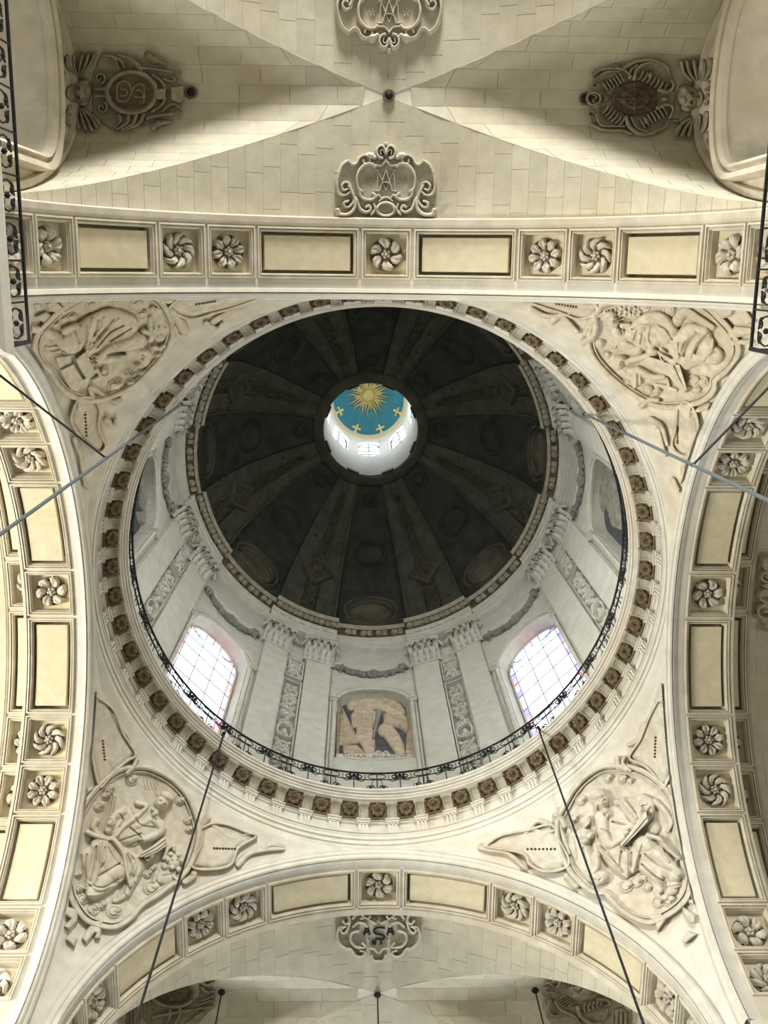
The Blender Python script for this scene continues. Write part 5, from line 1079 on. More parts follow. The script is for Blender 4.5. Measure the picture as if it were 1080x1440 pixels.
RA_.carve('evangelist', MM, ra, [
    ('p', [(425, 380), (480, 345), (570, 318), (660, 338), (715, 400), (765, 450), (775, 545), (705, 605), (620, 600), (560, 640), (480, 640), (400, 600), (345, 545), (338, 480), (390, 430)], .24, 70),
    ('t', [(470, 380), (410, 420), (372, 480), (360, 520)], 46, 36, .30), ('t', [(700, 440), (752, 505), (700, 560), (622, 588)], 46, 34, .32), ('t', [(690, 425), (610, 470), (545, 500)], 40, .28),
    ('p', [(205, 640), (290, 588), (400, 585), (480, 640), (560, 690), (610, 740), (642, 800), (585, 920), (522, 938), (480, 890), (400, 965), (310, 1022), (205, 1000), (158, 955), (190, 900), (160, 780), (150, 690)], .26, 60),
    ('b', 415, 830, 105, 95, -20, .40), ('t', [(420, 815), (340, 900), (245, 985)], 85, 60, .34), ('b', 560, 800, 70, 105, 15, .36), ('t', [(560, 780), (545, 880), (500, 985)], 55, 30, .28), ('t', [(300, 640), (330, 720), (420, 800)], 80, 90, .33),
    ('t', [(205, 535), (260, 560), (330, 580), (380, 585), (430, 550)], 22, .30), ('t', [(270, 450), (250, 500), (300, 560), (360, 580)], 26, .24), ('t', [(575, 320), (640, 345), (560, 430), (480, 490), (420, 560)], 26, 20, .33), ('t', [(400, 590), (470, 690), (490, 800), (520, 930)], 26, 18, .40),
    ('t', [(450, 1020), (430, 1040), (405, 1045)], 22, .18), ('t', [(500, 985), (470, 1015), (445, 1030)], 24, .2), *hand(365, 470, -60, 42, .40), *hand(680, 710, 160, 44, .42),
    *face(758, 318, 66, -.62, .78, .46), ('b', 796, 272, 58, 40, 35, .42), ('b', 705, 395, 34, 42, 30, .44), ('b', 690, 370, 22, 26, .40), ('b', 712, 425, 22, 24, .38), ('G', [(690, 380), (710, 420)], 7, .05), ('G', [(705, 370), (725, 415)], 7, .05),
    ('F', [(300, 610), (302, 760), (255, 910)], 16, .07), ('F', [(245, 640), (212, 780), (195, 930)], 14, .07), ('F', [(350, 605), (400, 700), (460, 770)], 15, .07), ('F', [(480, 640), (565, 745), (545, 840)], 14, .08), ('F', [(205, 1000), (330, 985), (470, 885)], 13, .06), ('F', [(200, 900), (290, 960), (400, 930)], 13, .05), ('F', [(540, 700), (600, 780), (560, 900)], 13, .06),
    ('G', [(285, 860), (360, 815), (445, 765)], 12, .10), ('G', [(270, 640), (262, 760), (225, 900)], 11, .09), ('G', [(335, 650), (345, 740), (300, 800)], 10, .08), ('G', [(500, 700), (535, 800), (515, 890)], 11, .10), ('G', [(440, 600), (530, 570), (600, 545)], 9, .09), ('G', [(480, 650), (560, 610), (610, 600)], 9, .09), ('G', [(520, 500), (590, 560), (610, 600)], 9, .08), ('G', [(560, 430), (600, 480), (700, 500)], 9, .07), ('G', [(445, 400), (470, 450), (440, 500)], 9, .08), ('G', [(520, 360), (545, 400)], 9, .06), ('G', [(220, 930), (330, 940), (430, 880)], 9, .08), ('G', [(200, 700), (185, 800), (195, 880)], 9, .08)], soft=1)
RA_.carve('quill', MM, ra, [('t', [(372, 440), (388, 350), (405, 262)], 7, 15, .30)])
RA_.carve('book', MM, ra, [('p', [(575, 722), (602, 690), (700, 625), (775, 562), (795, 592), (785, 645), (715, 690), (640, 725)], .42, 9), ('G', [(590, 712), (700, 650), (785, 590)], 6, .06), ('G', [(600, 722), (715, 670), (788, 615)], 6, .06)])
RA_.carve('lion', MM, ra, [('b', 790, 860, 85, 75, -30, .22), ('b', 848, 755, 62, 62, .30), ('b', 832, 795, 30, 26, .36), ('b', 800, 735, 26, 30, .32), ('b', 900, 745, 24, 28, .32), ('b', 825, 700, 26, 22, .30), ('b', 880, 705, 26, 22, .30), ('b', 780, 790, 30, 34, .28), ('b', 880, 810, 26, 30, .28), ('H', 832, 745, 9, 8, .08), ('H', 872, 745, 9, 8, .08), ('G', [(815, 815), (835, 822), (855, 812)], 6, .05), ('t', [(770, 730), (800, 660), (845, 635), (850, 665)], 17, .2), ('t', [(740, 900), (720, 840), (700, 900)], 20, .22), ('t', [(840, 860), (880, 900), (850, 920)], 20, .24), ('G', [(760, 860), (830, 850)], 10, .05)], soft=1)
for pts in ([(18, 1102), (110, 1090), (118, 1030), (152, 1100), (132, 1200), (70, 1272), (28, 1240), (72, 1182), (32, 1152)], [(232, 1200), (325, 1185), (300, 1335), (250, 1328), (262, 1290), (195, 1370), (160, 1330)], [(38, 1335), (70, 1290), (130, 1330), (110, 1400)]): RA_.carve('ribbon', MM, ra, [('p', pts, .20, 24)])
for q in [('t', [(500, 95), (545, 50), (572, -5)], 20, .28), ('t', [(175, 290), (190, 240), (235, 210)], 20, .2), ('t', [(930, 905), (990, 870), (1000, 840)], 26, .2)]: RA_.carve('frame_band', MM, ra, [q])

# --- ox medallion (crop scale 4.909 from 780,1060)
frB = [(430, 85), (330, 95), (230, 150), (140, 240), (80, 340), (30, 440), (20, 560), (50, 690), (110, 810), (170, 880), (240, 935), (300, 958), (350, 960), (400, 1010), (470, 1080), (560, 1135), (660, 1160), (760, 1120), (850, 1060), (910, 990), (935, 900), (930, 790), (890, 670), (845, 560), (840, 450), (810, 330), (750, 230), (640, 140), (530, 95), (430, 85)]
inB = [(500 + (x - 500) * .93, 620 + (y - 620) * .94) for x, y in frB]
RB_, rb = medallion('front pendentive medallion with capped bearded man writing on a tablet beside an ox', (-30, -10, 1020, 1325), 3.1, 780, 1060, 4.909, frB, [('frame', [('t', frB, 22, .22)]), ('frame_fillet', [('t', inB, 9, .15)])], MM, hs=1.0, ctr=(500, 620))
clouds(RB_, rb, MM, [(365, 170, 40, 0), (465, 175, 40, 1), (520, 190, 28, 2), (180, 320, 45, 1), (140, 440, 38, 3), (490, 910, 60, 0), (560, 880, 55, 2), (610, 850, 48, 1), (640, 920, 40, 1), (710, 1020, 55, 2), (780, 1010, 55, 0)])
RB_.carve('halo', MM, rb, [('d', 270, 265, 75, 72, .08)])
RB_.carve('evangelist', MM, rb, [
    ('p', [(280, 460), (310, 400), (420, 345), (480, 310), (590, 290), (660, 305), (700, 350), (690, 440), (640, 500), (560, 560), (520, 640), (420, 660), (340, 640), (300, 560)], .24, 70),
    ('t', [(330, 440), (340, 540), (380, 625), (470, 570)], 58, 36, .34), ('t', [(600, 320), (650, 340), (655, 400)], 48, 36, .30),
    ('p', [(280, 620), (360, 660), (470, 650), (560, 600), (640, 555), (720, 590), (770, 640), (780, 720), (850, 720), (860, 800), (880, 860), (830, 870), (760, 830), (740, 980), (690, 960), (640, 860), (590, 800), (500, 860), (400, 800), (320, 720)], .26, 55),
    ('b', 620, 630, 100, 75, 20, .42), ('t', [(610, 640), (720, 720), (820, 830)], 85, 60, .36), ('t', [(430, 680), (520, 720), (590, 700)], 80, .30), ('t', [(580, 740), (660, 820), (720, 940)], 55, 32, .28),
    ('t', [(430, 340), (480, 400), (540, 470)], 28, .30), ('t', [(470, 325), (520, 390), (560, 440)], 26, .30), ('t', [(690, 330), (750, 390), (800, 470), (780, 530)], 24, 16, .24), ('t', [(640, 560), (720, 590), (760, 640), (850, 720)], 20, 12, .40),
    ('b', 820, 900, 55, 40, -15, .26), ('b', 800, 950, 55, 35, -15, .24), ('t', [(700, 940), (720, 985), (760, 990)], 26, .24), *hand(490, 545, -25, 44, .44), *hand(640, 370, 150, 46, .40),
    *face(325, 330, 62, .30, .95, .44), ('b', 300, 288, 62, 46, 20, .44), ('b', 345, 400, 34, 36, .42), ('b', 365, 425, 24, 28, .40), ('b', 290, 350, 22, 40, .38), ('G', [(340, 385), (350, 430)], 6, .05), ('G', [(262, 318), (300, 325), (340, 300)], 8, .06),
    ('F', [(340, 690), (420, 770), (490, 850)], 14, .07), ('F', [(300, 640), (380, 760), (470, 840)], 13, .07), ('F', [(500, 660), (495, 760), (500, 850)], 14, .08), ('F', [(590, 620), (560, 720), (540, 820)], 14, .07), ('F', [(640, 600), (740, 690), (780, 740)], 14, .07), ('F', [(600, 790), (680, 860), (740, 930)], 13, .07), ('F', [(660, 680), (760, 760), (850, 830)], 13, .06),
    ('G', [(460, 670), (450, 760), (470, 820)], 10, .09), ('G', [(530, 680), (525, 780)], 10, .10), ('G', [(590, 700), (570, 790)], 10, .10), ('G', [(620, 690), (720, 770), (800, 800)], 10, .10), ('G', [(600, 760), (690, 840), (760, 880)], 10, .11), ('G', [(370, 680), (440, 780)], 9, .08), ('G', [(320, 520), (370, 540), (400, 600)], 9, .07), ('G', [(440, 360), (520, 470)], 9, .08), ('G', [(500, 330), (560, 410)], 9, .08), ('G', [(400, 470), (490, 490)], 10, .12), ('G', [(680, 590), (740, 620), (760, 680)], 9, .09), ('G', [(760, 920), (860, 900)], 8, .06)], soft=1)
RB_.carve('tablet', MM, rb, [('p', [(445, 625), (500, 560), (600, 420), (630, 385), (645, 470), (560, 560), (470, 645)], .46, 8), ('G', [(470, 630), (560, 530), (635, 440)], 6, .06)])
RB_.carve('cloud_pillow', MM, rb, [('b', 690, 515, 42, 50, .22)])
RB_.carve('ox', MM, rb, [('p', [(100, 540), (180, 500), (230, 560), (260, 680), (290, 760), (370, 830), (380, 890), (300, 915), (230, 880), (140, 760), (90, 640)], .24, 50), ('b', 200, 560, 62, 58, .34), ('b', 245, 565, 38, 28, -30, .36), ('b', 210, 600, 40, 30, .34), ('t', [(150, 520), (125, 500), (120, 470)], 14, .3), ('t', [(215, 500), (240, 470), (235, 440)], 13, .3), ('H', 185, 540, 10, 9, .08), ('H', 262, 562, 7, 7, .06), ('t', [(290, 700), (290, 780), (250, 830), (320, 850)], 30, .3), ('b', 320, 850, 62, 55, .30), ('G', [(300, 830), (320, 850), (310, 870)], 7, .07), ('F', [(130, 600), (150, 720)], 14, .05), ('G', [(200, 650), (230, 740)], 12, .06)], soft=1)
for pts in ([(885, 940), (930, 1000), (1000, 1010), (985, 1050), (920, 1030)], [(860, 1010), (900, 1060), (970, 1110), (970, 1170), (930, 1170), (880, 1100)], [(630, 1105), (730, 1095), (780, 1130), (710, 1230), (690, 1180)], [(880, 1290), (920, 1220), (985, 1240), (900, 1310)], [(760, 215), (800, 205), (838, 300), (820, 315), (780, 270)]): RB_.carve('ribbon', MM, rb, [('p', pts, .20, 22)])
for q in [('t', [(430, 40), (440, 90), (500, 110)], 24, .28), ('t', [(480, 30), (470, 70), (520, 120)], 16, .26), ('t', [(0, 420), (40, 440), (70, 500)], 20, .26), ('t', [(85, 840), (150, 910)], 22, .2)]: RB_.carve('frame_band', MM, rb, [q])

# --- book medallion (crop scale 4.909 from 40,400)
frC = [(300, 130), (420, 80), (560, 62), (640, 82), (720, 55), (830, 70), (920, 130), (985, 250), (990, 360), (930, 480), (840, 590), (730, 690), (600, 760), (450, 800), (330, 780), (240, 720), (180, 640), (150, 590), (90, 540), (50, 460), (55, 370), (110, 290), (200, 200), (300, 130)]
inC = [(520 + (x - 520) * .93, 430 + (y - 430) * .93) for x, y in frC]; MW = 'carved_warm'  # rear carvings' browner tone holds their weaker light
RC_, rc = medallion('rear pendentive medallion with reclining draped figure beside a large open book', (10, 30, 1090, 890), 3.1, 40, 400, 4.909, frC, [('frame', [('t', frC, 22, .22)]), ('frame_fillet', [('t', inC, 9, .15)])], MW, hs=1.0, ctr=(520, 430))
clouds(RC_, rc, MW, [(440, 150, 55, 1), (600, 130, 50, 2), (740, 150, 55, 0), (780, 210, 45, 1), (300, 230, 45, 2), (240, 250, 40, 0), (590, 700, 55, 1), (620, 690, 42, 3), (700, 680, 38, 1), (890, 490, 34, 2), (780, 610, 34, 2), (190, 280, 30, 1)])
RC_.carve('light_ray', MW, rc, [('t', [(690, 640), (690 + 60 * math.cos(a), 640 + 60 * math.sin(a))], 5, .10) for a in np.linspace(-2.6, -.6, 6)])
RC_.carve('evangelist', MW, rc, [
    ('p', [(250, 320), (360, 270), (450, 220), (560, 205), (660, 235), (740, 290), (780, 360), (770, 420), (700, 480), (600, 470), (500, 520), (440, 510), (380, 450), (320, 480), (270, 430), (230, 410), (260, 350)], .28, 70),
    ('t', [(300, 400), (420, 300), (560, 240), (680, 280)], 80, .38), ('t', [(760, 390), (640, 420), (560, 440), (480, 500)], 58, 26, .40), ('b', 740, 380, 55, 60, .40), ('t', [(700, 470), (760, 480), (790, 520)], 50, .34), ('t', [(250, 420), (190, 360), (130, 330)], 40, 30, .26), ('b', 200, 370, 50, 40, .26), ('t', [(260, 320), (350, 300), (480, 400), (420, 470)], 36, .34), ('t', [(500, 520), (600, 510), (680, 490)], 28, .26), *hand(480, 510, 150, 42, .42), *hand(520, 590, 60, 40, .26),
    *face(790, 510, 52, -.4, .9, .42), ('b', 800, 470, 55, 34, 30, .40), ('b', 765, 555, 34, 26, .38),
    ('F', [(360, 290), (380, 370), (350, 450)], 15, .07), ('F', [(440, 240), (420, 340), (400, 450)], 15, .08), ('F', [(520, 230), (500, 300), (420, 390)], 14, .07), ('F', [(620, 240), (560, 300), (480, 400)], 14, .07), ('F', [(300, 330), (330, 420)], 14, .06),
    ('G', [(400, 280), (395, 380), (370, 460)], 11, .11), ('G', [(480, 240), (460, 330), (410, 420)], 11, .10), ('G', [(580, 240), (530, 300), (450, 400)], 11, .11), ('G', [(650, 280), (560, 330), (470, 430)], 11, .12), ('G', [(320, 310), (350, 400)], 10, .09), ('G', [(700, 300), (640, 340), (560, 390)], 11, .12), ('G', [(560, 410), (600, 440)], 6, .05), ('G', [(590, 395), (625, 430)], 6, .05), ('G', [(540, 480), (610, 470), (660, 470)], 16, .16)], soft=1)
RC_.carve('book', MW, rc, [('p', [(320, 510), (390, 455), (440, 520), (455, 600), (390, 640), (350, 580)], .28, 9), ('p', [(215, 585), (310, 540), (385, 660), (340, 740), (290, 720), (250, 660)], .26, 9), ('p', [(180, 500), (300, 480), (300, 545), (215, 590)], .18, 12), ('G', [(320, 520), (390, 650)], 8, .10), ('t', [(390, 660), (430, 620), (470, 590), (495, 630), (450, 660)], 20, .2), ('p', [(185, 620), (260, 700), (330, 745), (240, 700)], .14, 10)])
RC_.carve('eagle', MW, rc, [('p', [(820, 230), (870, 150), (920, 160), (950, 240), (950, 320), (900, 380), (830, 370), (810, 310)], .26, 40), ('b', 920, 300, 50, 60, .32), ('b', 900, 360, 40, 40, .30), ('t', [(850, 170), (880, 240), (860, 330)], 22, .32), ('t', [(790, 320), (840, 340), (840, 380)], 22, .28), ('G', [(840, 200), (860, 300)], 8, .07), ('G', [(880, 200), (890, 290)], 8, .07), ('H', 935, 290, 8, 8, .08), ('H', 905, 395, 10, 9, .08), ('t', [(930, 420), (900, 440), (860, 430)], 18, .26)], soft=1)
RC_.carve('little_scene', MW, rc, [('t', [(120, 430), (150, 470), (220, 460)], 12, .12), ('t', [(130, 440), (200, 430)], 10, .12), ('t', [(240, 470), (300, 490)], 12, .12)])
for pts in ([(120, 130), (180, 110), (250, 160), (260, 210), (190, 200), (140, 180)], [(195, 90), (265, 70), (295, 150), (240, 165)], [(20, 280), (110, 290), (125, 340), (70, 350), (20, 330)], [(40, 220), (120, 185), (165, 215), (110, 270)], [(330, 770), (400, 780), (400, 880), (330, 880)], [(560, 790), (640, 770), (660, 830), (600, 840)], [(30, 130), (80, 120), (100, 160), (50, 180)]): RC_.carve('ribbon', MW, rc, [('p', pts, .22, 22)])
for q in [('t', [(880, 90), (960, 120), (990, 100), (940, 60)], 16, .24), ('t', [(990, 200), (1040, 270), (1070, 340)], 34, .24), ('t', [(1000, 290), (1030, 350), (1080, 350)], 18, .26)]: RC_.carve('frame_band', MW, rc, [q])

# --- angel medallion (crop scale 4.32 from 820,400)
frD = [(110, 130), (250, 95), (380, 90), (430, 105), (500, 85), (620, 90), (740, 130), (830, 210), (900, 290), (940, 380), (920, 460), (860, 530), (800, 580), (790, 640), (730, 700), (600, 740), (470, 740), (350, 690), (230, 610), (130, 520), (60, 430), (35, 340), (60, 240), (110, 130)]
inD = [(480 + (x - 480) * .93, 410 + (y - 410) * .92) for x, y in frD]
RD_, rd = medallion('rear pendentive medallion with seated draped figure, tablet and small angel', (-10, 40, 1075, 815), 2.8, 820, 400, 4.32, frD, [('frame', [('t', frD, 20, .22)]), ('frame_fillet', [('t', inD, 8, .15)])], MW, hs=1.0, ctr=(480, 410))
clouds(RD_, rd, MW, [(370, 135, 45, 0), (520, 165, 45, 1), (100, 360, 36, 2), (140, 430, 30, 0), (390, 640, 40, 1), (440, 650, 38, 2), (660, 590, 55, 0), (720, 590, 45, 2), (680, 640, 40, 1), (270, 590, 36, 1)])
RD_.carve('evangelist', MW, rd, [
    ('p', [(270, 290), (320, 230), (400, 185), (480, 200), (540, 260), (560, 290), (680, 270), (780, 290), (820, 420), (800, 490), (700, 490), (590, 480), (540, 420), (480, 400), (400, 410), (330, 400), (280, 350)], .28, 60),
    ('t', [(300, 300), (380, 230), (470, 220), (530, 290)], 52, .38), ('t', [(560, 440), (580, 350), (650, 290), (720, 300)], 55, .36), ('t', [(620, 460), (720, 420), (790, 430)], 60, .34), ('t', [(420, 400), (450, 340), (500, 340)], 40, .34), ('b', 350, 330, 60, 60, .34), ('t', [(560, 230), (620, 170), (700, 210), (780, 260)], 36, 22, .24), ('t', [(470, 400), (510, 440), (550, 470)], 26, .36), *hand(480, 420, 40, 38, .42),
    *face(180, 225, 48, .3, .9, .40), ('b', 160, 195, 50, 34, -20, .36), ('b', 240, 330, 50, 40, .28), ('t', [(200, 290), (240, 360), (330, 400)], 36, .30), ('t', [(240, 250), (280, 250)], 20, .3),
    ('F', [(330, 260), (420, 230), (500, 300)], 13, .07), ('F', [(570, 440), (600, 350), (670, 290)], 14, .08), ('F', [(640, 440), (680, 350), (740, 300)], 14, .08), ('F', [(720, 460), (770, 400), (790, 330)], 13, .07), ('F', [(590, 470), (700, 460), (800, 480)], 12, .06), ('F', [(400, 260), (390, 330), (420, 390)], 13, .06),
    ('G', [(300, 270), (390, 240), (490, 260), (540, 330)], 10, .11), ('G', [(610, 430), (640, 350), (700, 300)], 11, .12), ('G', [(680, 410), (700, 360), (740, 310)], 18, .16), ('G', [(580, 420), (575, 350)], 9, .09), ('G', [(440, 380), (480, 410), (540, 440)], 12, .16), ('G', [(360, 300), (350, 360)], 9, .09), ('G', [(740, 440), (800, 400)], 9, .08), ('G', [(330, 280), (310, 340)], 9, .08)], soft=1)
RD_.carve('tablet', MW, rd, [('p', [(340, 470), (400, 430), (550, 480), (630, 640), (610, 660), (520, 560), (440, 520)], .30, 8), ('p', [(545, 480), (585, 480), (632, 630), (618, 655)], .36, 6), ('G', [(550, 490), (620, 640)], 6, .08), ('t', [(440, 610), (500, 620), (560, 640)], 16, .16), ('t', [(430, 560), (500, 560), (520, 610)], 10, .2)])
RD_.carve('angel', MW, rd, [*face(220, 480, 38, -.2, .95, .36), ('b', 225, 450, 42, 26, .34), ('p', [(260, 500), (320, 490), (360, 520), (360, 600), (310, 640), (250, 560)], .22, 30), ('t', [(330, 520), (420, 560), (490, 560)], 30, 18, .26), ('t', [(270, 470), (330, 450), (400, 430)], 24, .26), ('F', [(320, 540), (320, 620)], 8, .05), ('F', [(345, 540), (350, 610)], 8, .05), ('G', [(332, 540), (336, 620)], 6, .06)], soft=1)
RD_.carve('foliage', MW, rd, [('b', 220 + 28 * (i % 5) + 6 * (i % 3), 130 + 18 * (i // 5), 15, 13, .18 + .02 * (i % 3)) for i in range(20)])
RD_.carve('sun_rays', MW, rd, [('t', [(180 + 30 * math.cos(a), 220 + 30 * math.sin(a)), (180 + 72 * math.cos(a), 215 + 72 * math.sin(a))], 6, .14) for a in np.linspace(3.4, 6.6, 9)])
RD_.carve('drapery_end', MW, rd, [('t', [(190, 290), (205, 350), (195, 380)], 10, .2), ('t', [(215, 285), (230, 340)], 10, .2), ('t', [(240, 280), (255, 330)], 10, .2)])
for pts in ([(760, 75), (830, 90), (915, 130), (900, 190), (840, 215), (760, 140)], [(870, 290), (920, 250), (1020, 260), (1025, 300), (920, 330), (880, 330)], [(880, 330), (1020, 330), (1030, 360), (900, 375)], [(950, 140), (985, 150), (1045, 230), (990, 245), (930, 170)], [(570, 740), (660, 700), (660, 815), (590, 815)], [(90, 70), (180, 65), (190, 90), (110, 130)]): RD_.carve('ribbon', MW, rd, [('p', pts, .22, 20)])
for q in [('t', [(0, 350), (60, 320), (80, 250), (70, 195)], 24, .26), ('t', [(350, 740), (400, 700), (450, 700)], 18, .24), ('t', [(700, 760), (760, 730)], 16, .22), ('t', [(660, 770), (780, 740)], 14, .2)]: RD_.carve('frame_band', MW, rd, [q])

# --- fin-like leaves running from each medallion along the ring, traced per pendentive (photo pixels)
def fin(label, polys, dots, scrolls, m):
    A = np.array([p for q in polys for p in q] + [p for q in scrolls for p in q]); lo, hi = A.min(0) - 8, A.max(0) + 8
    R_ = Relief(lo[0], lo[1], hi[0], hi[1], .62, ray_surface(pend_fun, -6.5, 1.0, 0, 0, 1)); c = A.mean(0)
    p = R_.surf(np.array([[c[0]]]), np.array([[c[1]]]))[0][0, 0]; R_.lean = lean_to_nave(p); root = thing('carved_wing', T(p[0], p[1], p[2] + ZC), label, 'relief', 'carved wings beside the medallions')
    for i, q in enumerate(polys): R_.carve('leaf', m, root, [('p', q, .17, 9), ('t', q + q[:1], 2.4, .22)] + ([('H', x, y, 1.7, 1.7, .12) for x, y in dots] if i == 0 else []))
    for q in scrolls: R_.carve('scroll', m, root, [('t', q, 5, 3, .18)])
def seq(a, b, n): return [(a[0] + (b[0] - a[0]) * i / (n - 1), a[1] + (b[1] - a[1]) * i / (n - 1)) for i in range(n)]
fin('leafy carved wing above the lion medallion along the side arch', [[(128, 1040), (132, 985), (143, 985), (160, 1000), (172, 1030), (190, 1060), (178, 1070), (160, 1085), (150, 1098), (140, 1105), (132, 1075)]], seq((144, 1042), (147, 1068), 7), [[(128, 968), (134, 980), (128, 990), (135, 1000)], [(135, 980), (130, 1030), (123, 1048)], [(160, 1005), (168, 1020), (180, 1035), (182, 1045)], [(152, 1060), (158, 1078)]], MM)
fin('leafy carved wing beside the lion medallion along the choir arch', [[(283, 1165), (300, 1158), (320, 1160), (345, 1170), (360, 1176), (335, 1192), (325, 1215), (300, 1222), (270, 1218), (282, 1190)]], seq((301, 1193), (330, 1194), 8), [[(335, 1215), (350, 1200), (372, 1195), (398, 1193)], [(300, 1160), (325, 1178), (350, 1172)], [(372, 1192), (380, 1187), (398, 1190)], [(292, 1150), (283, 1165), (278, 1190)]], MM)
fin('leafy carved wing above the ox medallion along the side arch', [[(925, 985), (935, 990), (938, 1030), (945, 1075), (938, 1098), (930, 1108), (920, 1090), (905, 1075), (885, 1065), (900, 1040), (912, 1010)]], seq((922, 1037), (921, 1064), 7), [[(932, 965), (926, 980), (935, 990), (934, 1030), (942, 1046)], [(905, 1020), (897, 1040), (884, 1048)], [(930, 975), (922, 985)]], MM)
fin('leafy carved wing beside the ox medallion along the choir arch', [[(682, 1190), (705, 1175), (740, 1168), (775, 1160), (785, 1180), (800, 1210), (790, 1222), (765, 1225), (745, 1215), (735, 1200)]], seq((742, 1194), (780, 1194), 8), [[(675, 1190), (690, 1195), (715, 1200), (740, 1222)], [(740, 1170), (755, 1155), (775, 1160)], [(750, 1165), (765, 1172), (778, 1168)], [(784, 1140), (790, 1170), (800, 1200)]], MM)
fin('leafy carved wing beside the book medallion along the nave arch', [[(238, 432), (262, 412), (300, 408), (350, 410), (375, 415), (330, 432), (300, 440), (270, 448), (250, 442)]], seq((276, 427), (302, 423), 8), [[(240, 440), (258, 455), (262, 470), (248, 462)], [(300, 452), (320, 440), (345, 430)], [(290, 455), (305, 462), (312, 455)], [(350, 412), (380, 408), (408, 410)]], MW)
fin('leafy carved wing below the book medallion along the side arch', [[(104, 572), (112, 560), (130, 560), (140, 575), (138, 600), (148, 625), (140, 635), (128, 628), (110, 610), (100, 590)]], seq((119, 578), (121, 612), 8), [[(104, 618), (114, 640), (118, 675), (124, 684)], [(150, 590), (160, 600), (162, 590)], [(130, 560), (128, 545), (150, 560)]], MW)
fin('leafy carved wing beside the angel medallion along the nave arch', [[(722, 418), (750, 414), (790, 414), (820, 420), (840, 432), (830, 445), (812, 448), (790, 440), (765, 432)]], seq((783, 427), (810, 431), 8), [[(748, 436), (770, 445), (800, 442)], [(776, 452), (790, 445), (812, 466)], [(700, 412), (730, 415)], [(822, 470), (832, 450), (850, 440)]], MW)
fin('leafy carved wing below the angel medallion along the side arch', [[(952, 575), (965, 565), (978, 582), (982, 610), (975, 625), (968, 640), (955, 638), (945, 625), (950, 600)]], seq((953, 600), (953, 622), 8), [[(976, 628), (962, 650), (960, 680)], [(915, 590), (930, 600), (938, 625)], [(945, 675), (955, 690)], [(925, 605), (935, 640)]], MW)

# ------------------------------------------------------------------ cables
def at_px(x, y, z): D = np.array([(x - 540) / FPX, (y - 720) / FPX, 1.0]) @ RM; return CP + D * ((z - CP[2]) / D[2])
def hang(top_px, low_px, z_low, r, m, label):      # a cable hung from a bracket on the ring railing, just clear of the cornice edge
    q = at_px(*top_px, 2.45); k = 5.86 / math.hypot(q[0], q[1]); top = np.array([q[0] * k, q[1] * k, 2.68]); low = at_px(*low_px, z_low); bot = top + (low - top) * (-14 - top[2]) / (low[2] - top[2])
    root = thing('hanging_cable', T(top[0], top[1], top[2] + ZC), label, 'cable', 'cables hung from the ring railing')
    MB().tube([top + (bot - top) * t for t in np.linspace(0, 1, 9)], r, 8).build('cord', m, root)
    out = np.array([top[0], top[1], 0.0]) / 5.86
    MB().tube([top - out * .03, top + out * .20], .03, 6).ball(tuple(top), .05, 8, 5).build('bracket', 'iron', root)
    return top, bot
cabL = hang((243, 563), (2, 750), -7.6, .030, 'cable_grey', 'grey cable hanging from ring railing across the lion side arch')
cabR = hang((838, 575), (1078, 703), -7.6, .030, 'cable_grey', 'grey cable hanging from ring railing across the ox side arch')
hang((314, 1036), (190, 1440), -7.4, .023, 'iron', 'black chandelier cable hanging from ring railing across the lion medallion')
hang((760, 1030), (905, 1440), -7.5, .023, 'iron', 'black chandelier cable hanging from ring railing across the ox medallion')
def stay(cab, px, end_px, label):     # thin stay tied to the hanging cable and anchored in the ledge face
    top, bot = cab; best = min((top + (bot - top) * t for t in np.linspace(0, 1, 4001)), key=lambda p: np.hypot(540 + FPX * ((p - CP) @ RM[0]) / ((p - CP) @ RM[2]) - px[0], 720 + FPX * ((p - CP) @ RM[1]) / ((p - CP) @ RM[2]) - px[1]))
    e = at_px(*end_px, -5.93); root = thing('thin_cable', T(e[0], e[1], e[2] + ZC), label, 'cable', 'stays of the hanging cables')
    MB().tube([best + (e - best) * t for t in np.linspace(0, 1, 7)], .020, 8).build('cord', 'iron', root)
    MB().ball(tuple(best), .036, 8, 5).build('clamp', 'iron', root)
stay(cabL, (146, 640), (-38.2, 498.3), 'thin black stay from the grey cable to the stone ledge, book medallion side')
stay(cabR, (977, 648), (1115.6, 509.4), 'thin black stay from the grey cable to the stone ledge, angel medallion side')

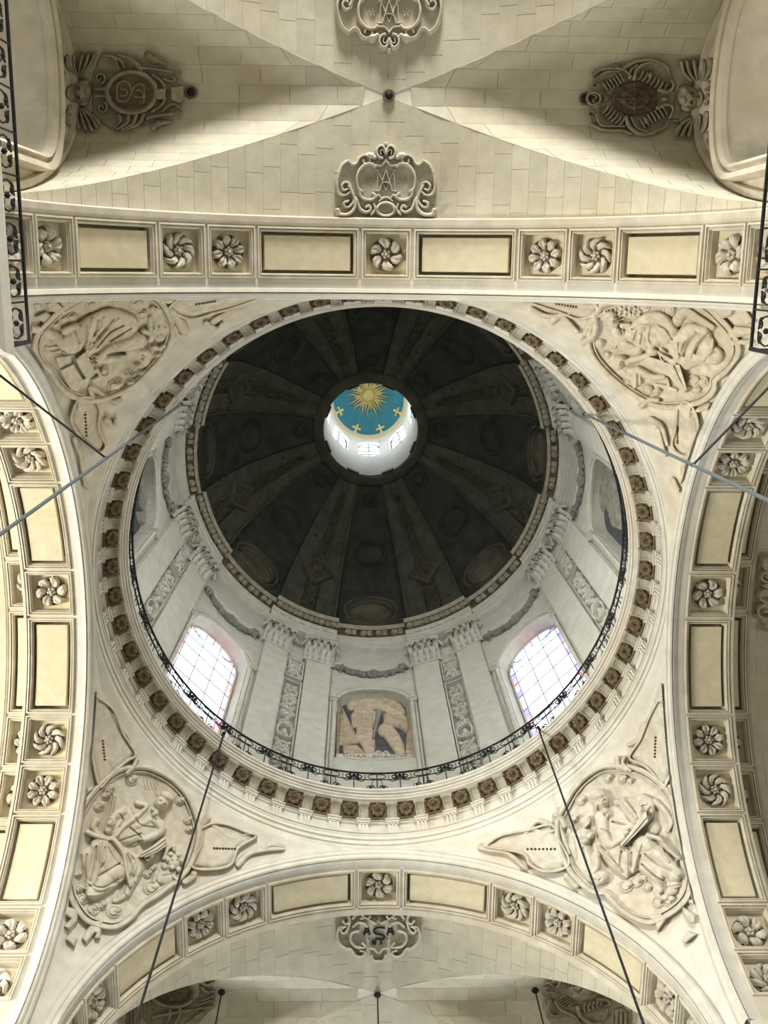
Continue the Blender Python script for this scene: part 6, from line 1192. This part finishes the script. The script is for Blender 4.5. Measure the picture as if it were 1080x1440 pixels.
# ------------------------------------------------------------------ nave entablature ledges with iron balustrades
def ledge(side, name, lab, lab2):
    s_ = side; x = 5.45; y1 = -5.45; y0 = -12.6
    prof = [(1.2, -6.75), (.62, -6.75), (.60, -6.60), (.42, -6.55), (.38, -6.42), (.20, -6.36), (.12, -6.28), (.12, -6.12), (.05, -6.08), (.02, -5.98), (0, -5.92), (0, -5.86), (1.2, -5.84)]
    P = np.array([[(s_ * (x + o), y0, z), (s_ * (x + o), y1 - o, z), (s_ * (x + 2.2), y1 - o, z)] for o, z in prof])
    structure(MB().grid(P).build('trim_' + name, 'limestone_pale'))
    structure(MB().box((s_ * 7.0, -9.4, -14.6), (1.6, 6.0, 15.9)).build('wall_' + name, 'limestone'))
    root = thing('iron_balustrade', T(s_ * (x + .12), (y0 + y1) / 2, -5.85 + ZC), lab, 'railing', 'balustrades on the nave ledges')
    xx = s_ * (x + .10); yb = y1 - .12; zb = -5.85
    for z, t in ((.98, .03), (.10, .014)): MB().tube([(xx, y0, zb + z), (xx, yb, zb + z), (s_ * (x + 2.1), yb, zb + z)], t, 6).build('rail', 'iron', root)
    sc_ = MB()
    for q in (-1, 1):
        sc_.tube([(0, q * .22 * math.cos(a), .45 + .30 * math.sin(a)) for a in np.linspace(-1.5, 1.5, 9)], .016, 5); sc_.tube([(0, a[0] * q, a[2]) for a in spir(.10, .66, .09, 1.2, 0, 1)], .015, 5); sc_.tube([(0, a[0] * q, a[2]) for a in spir(.10, .24, .09, 1.2, 0, -1)], .015, 5)
        sc_.ball((0, q * .10, .66), .035, 6, 4); sc_.ball((0, q * .10, .24), .035, 6, 4)
    sc_.ball((0, 0, .45), .05, 6, 4); sc_ = sc_.mesh('scroll_panel'); bl = MB().tube([(0, 0, 0), (0, 0, .98)], .016, 5).mesh('baluster')
    y = yb - .3
    while y > y0:
        put('scroll', sc_, 'iron', root, T(xx, y, zb + ZC)); put('baluster', bl, 'iron', root, T(xx, y - .3, zb + ZC)); y -= .6
    put('baluster', MB().tube([(0, 0, 0), (0, 0, 1.0)], .035, 6).mesh('post'), 'iron', root, T(xx, yb, zb + ZC))
ledge(-1, 'nave_ledge_west', 'black iron scroll balustrade on the ledge below the book medallion', '')
ledge(1, 'nave_ledge_east', 'black iron scroll balustrade on the ledge below the angel medallion', '')
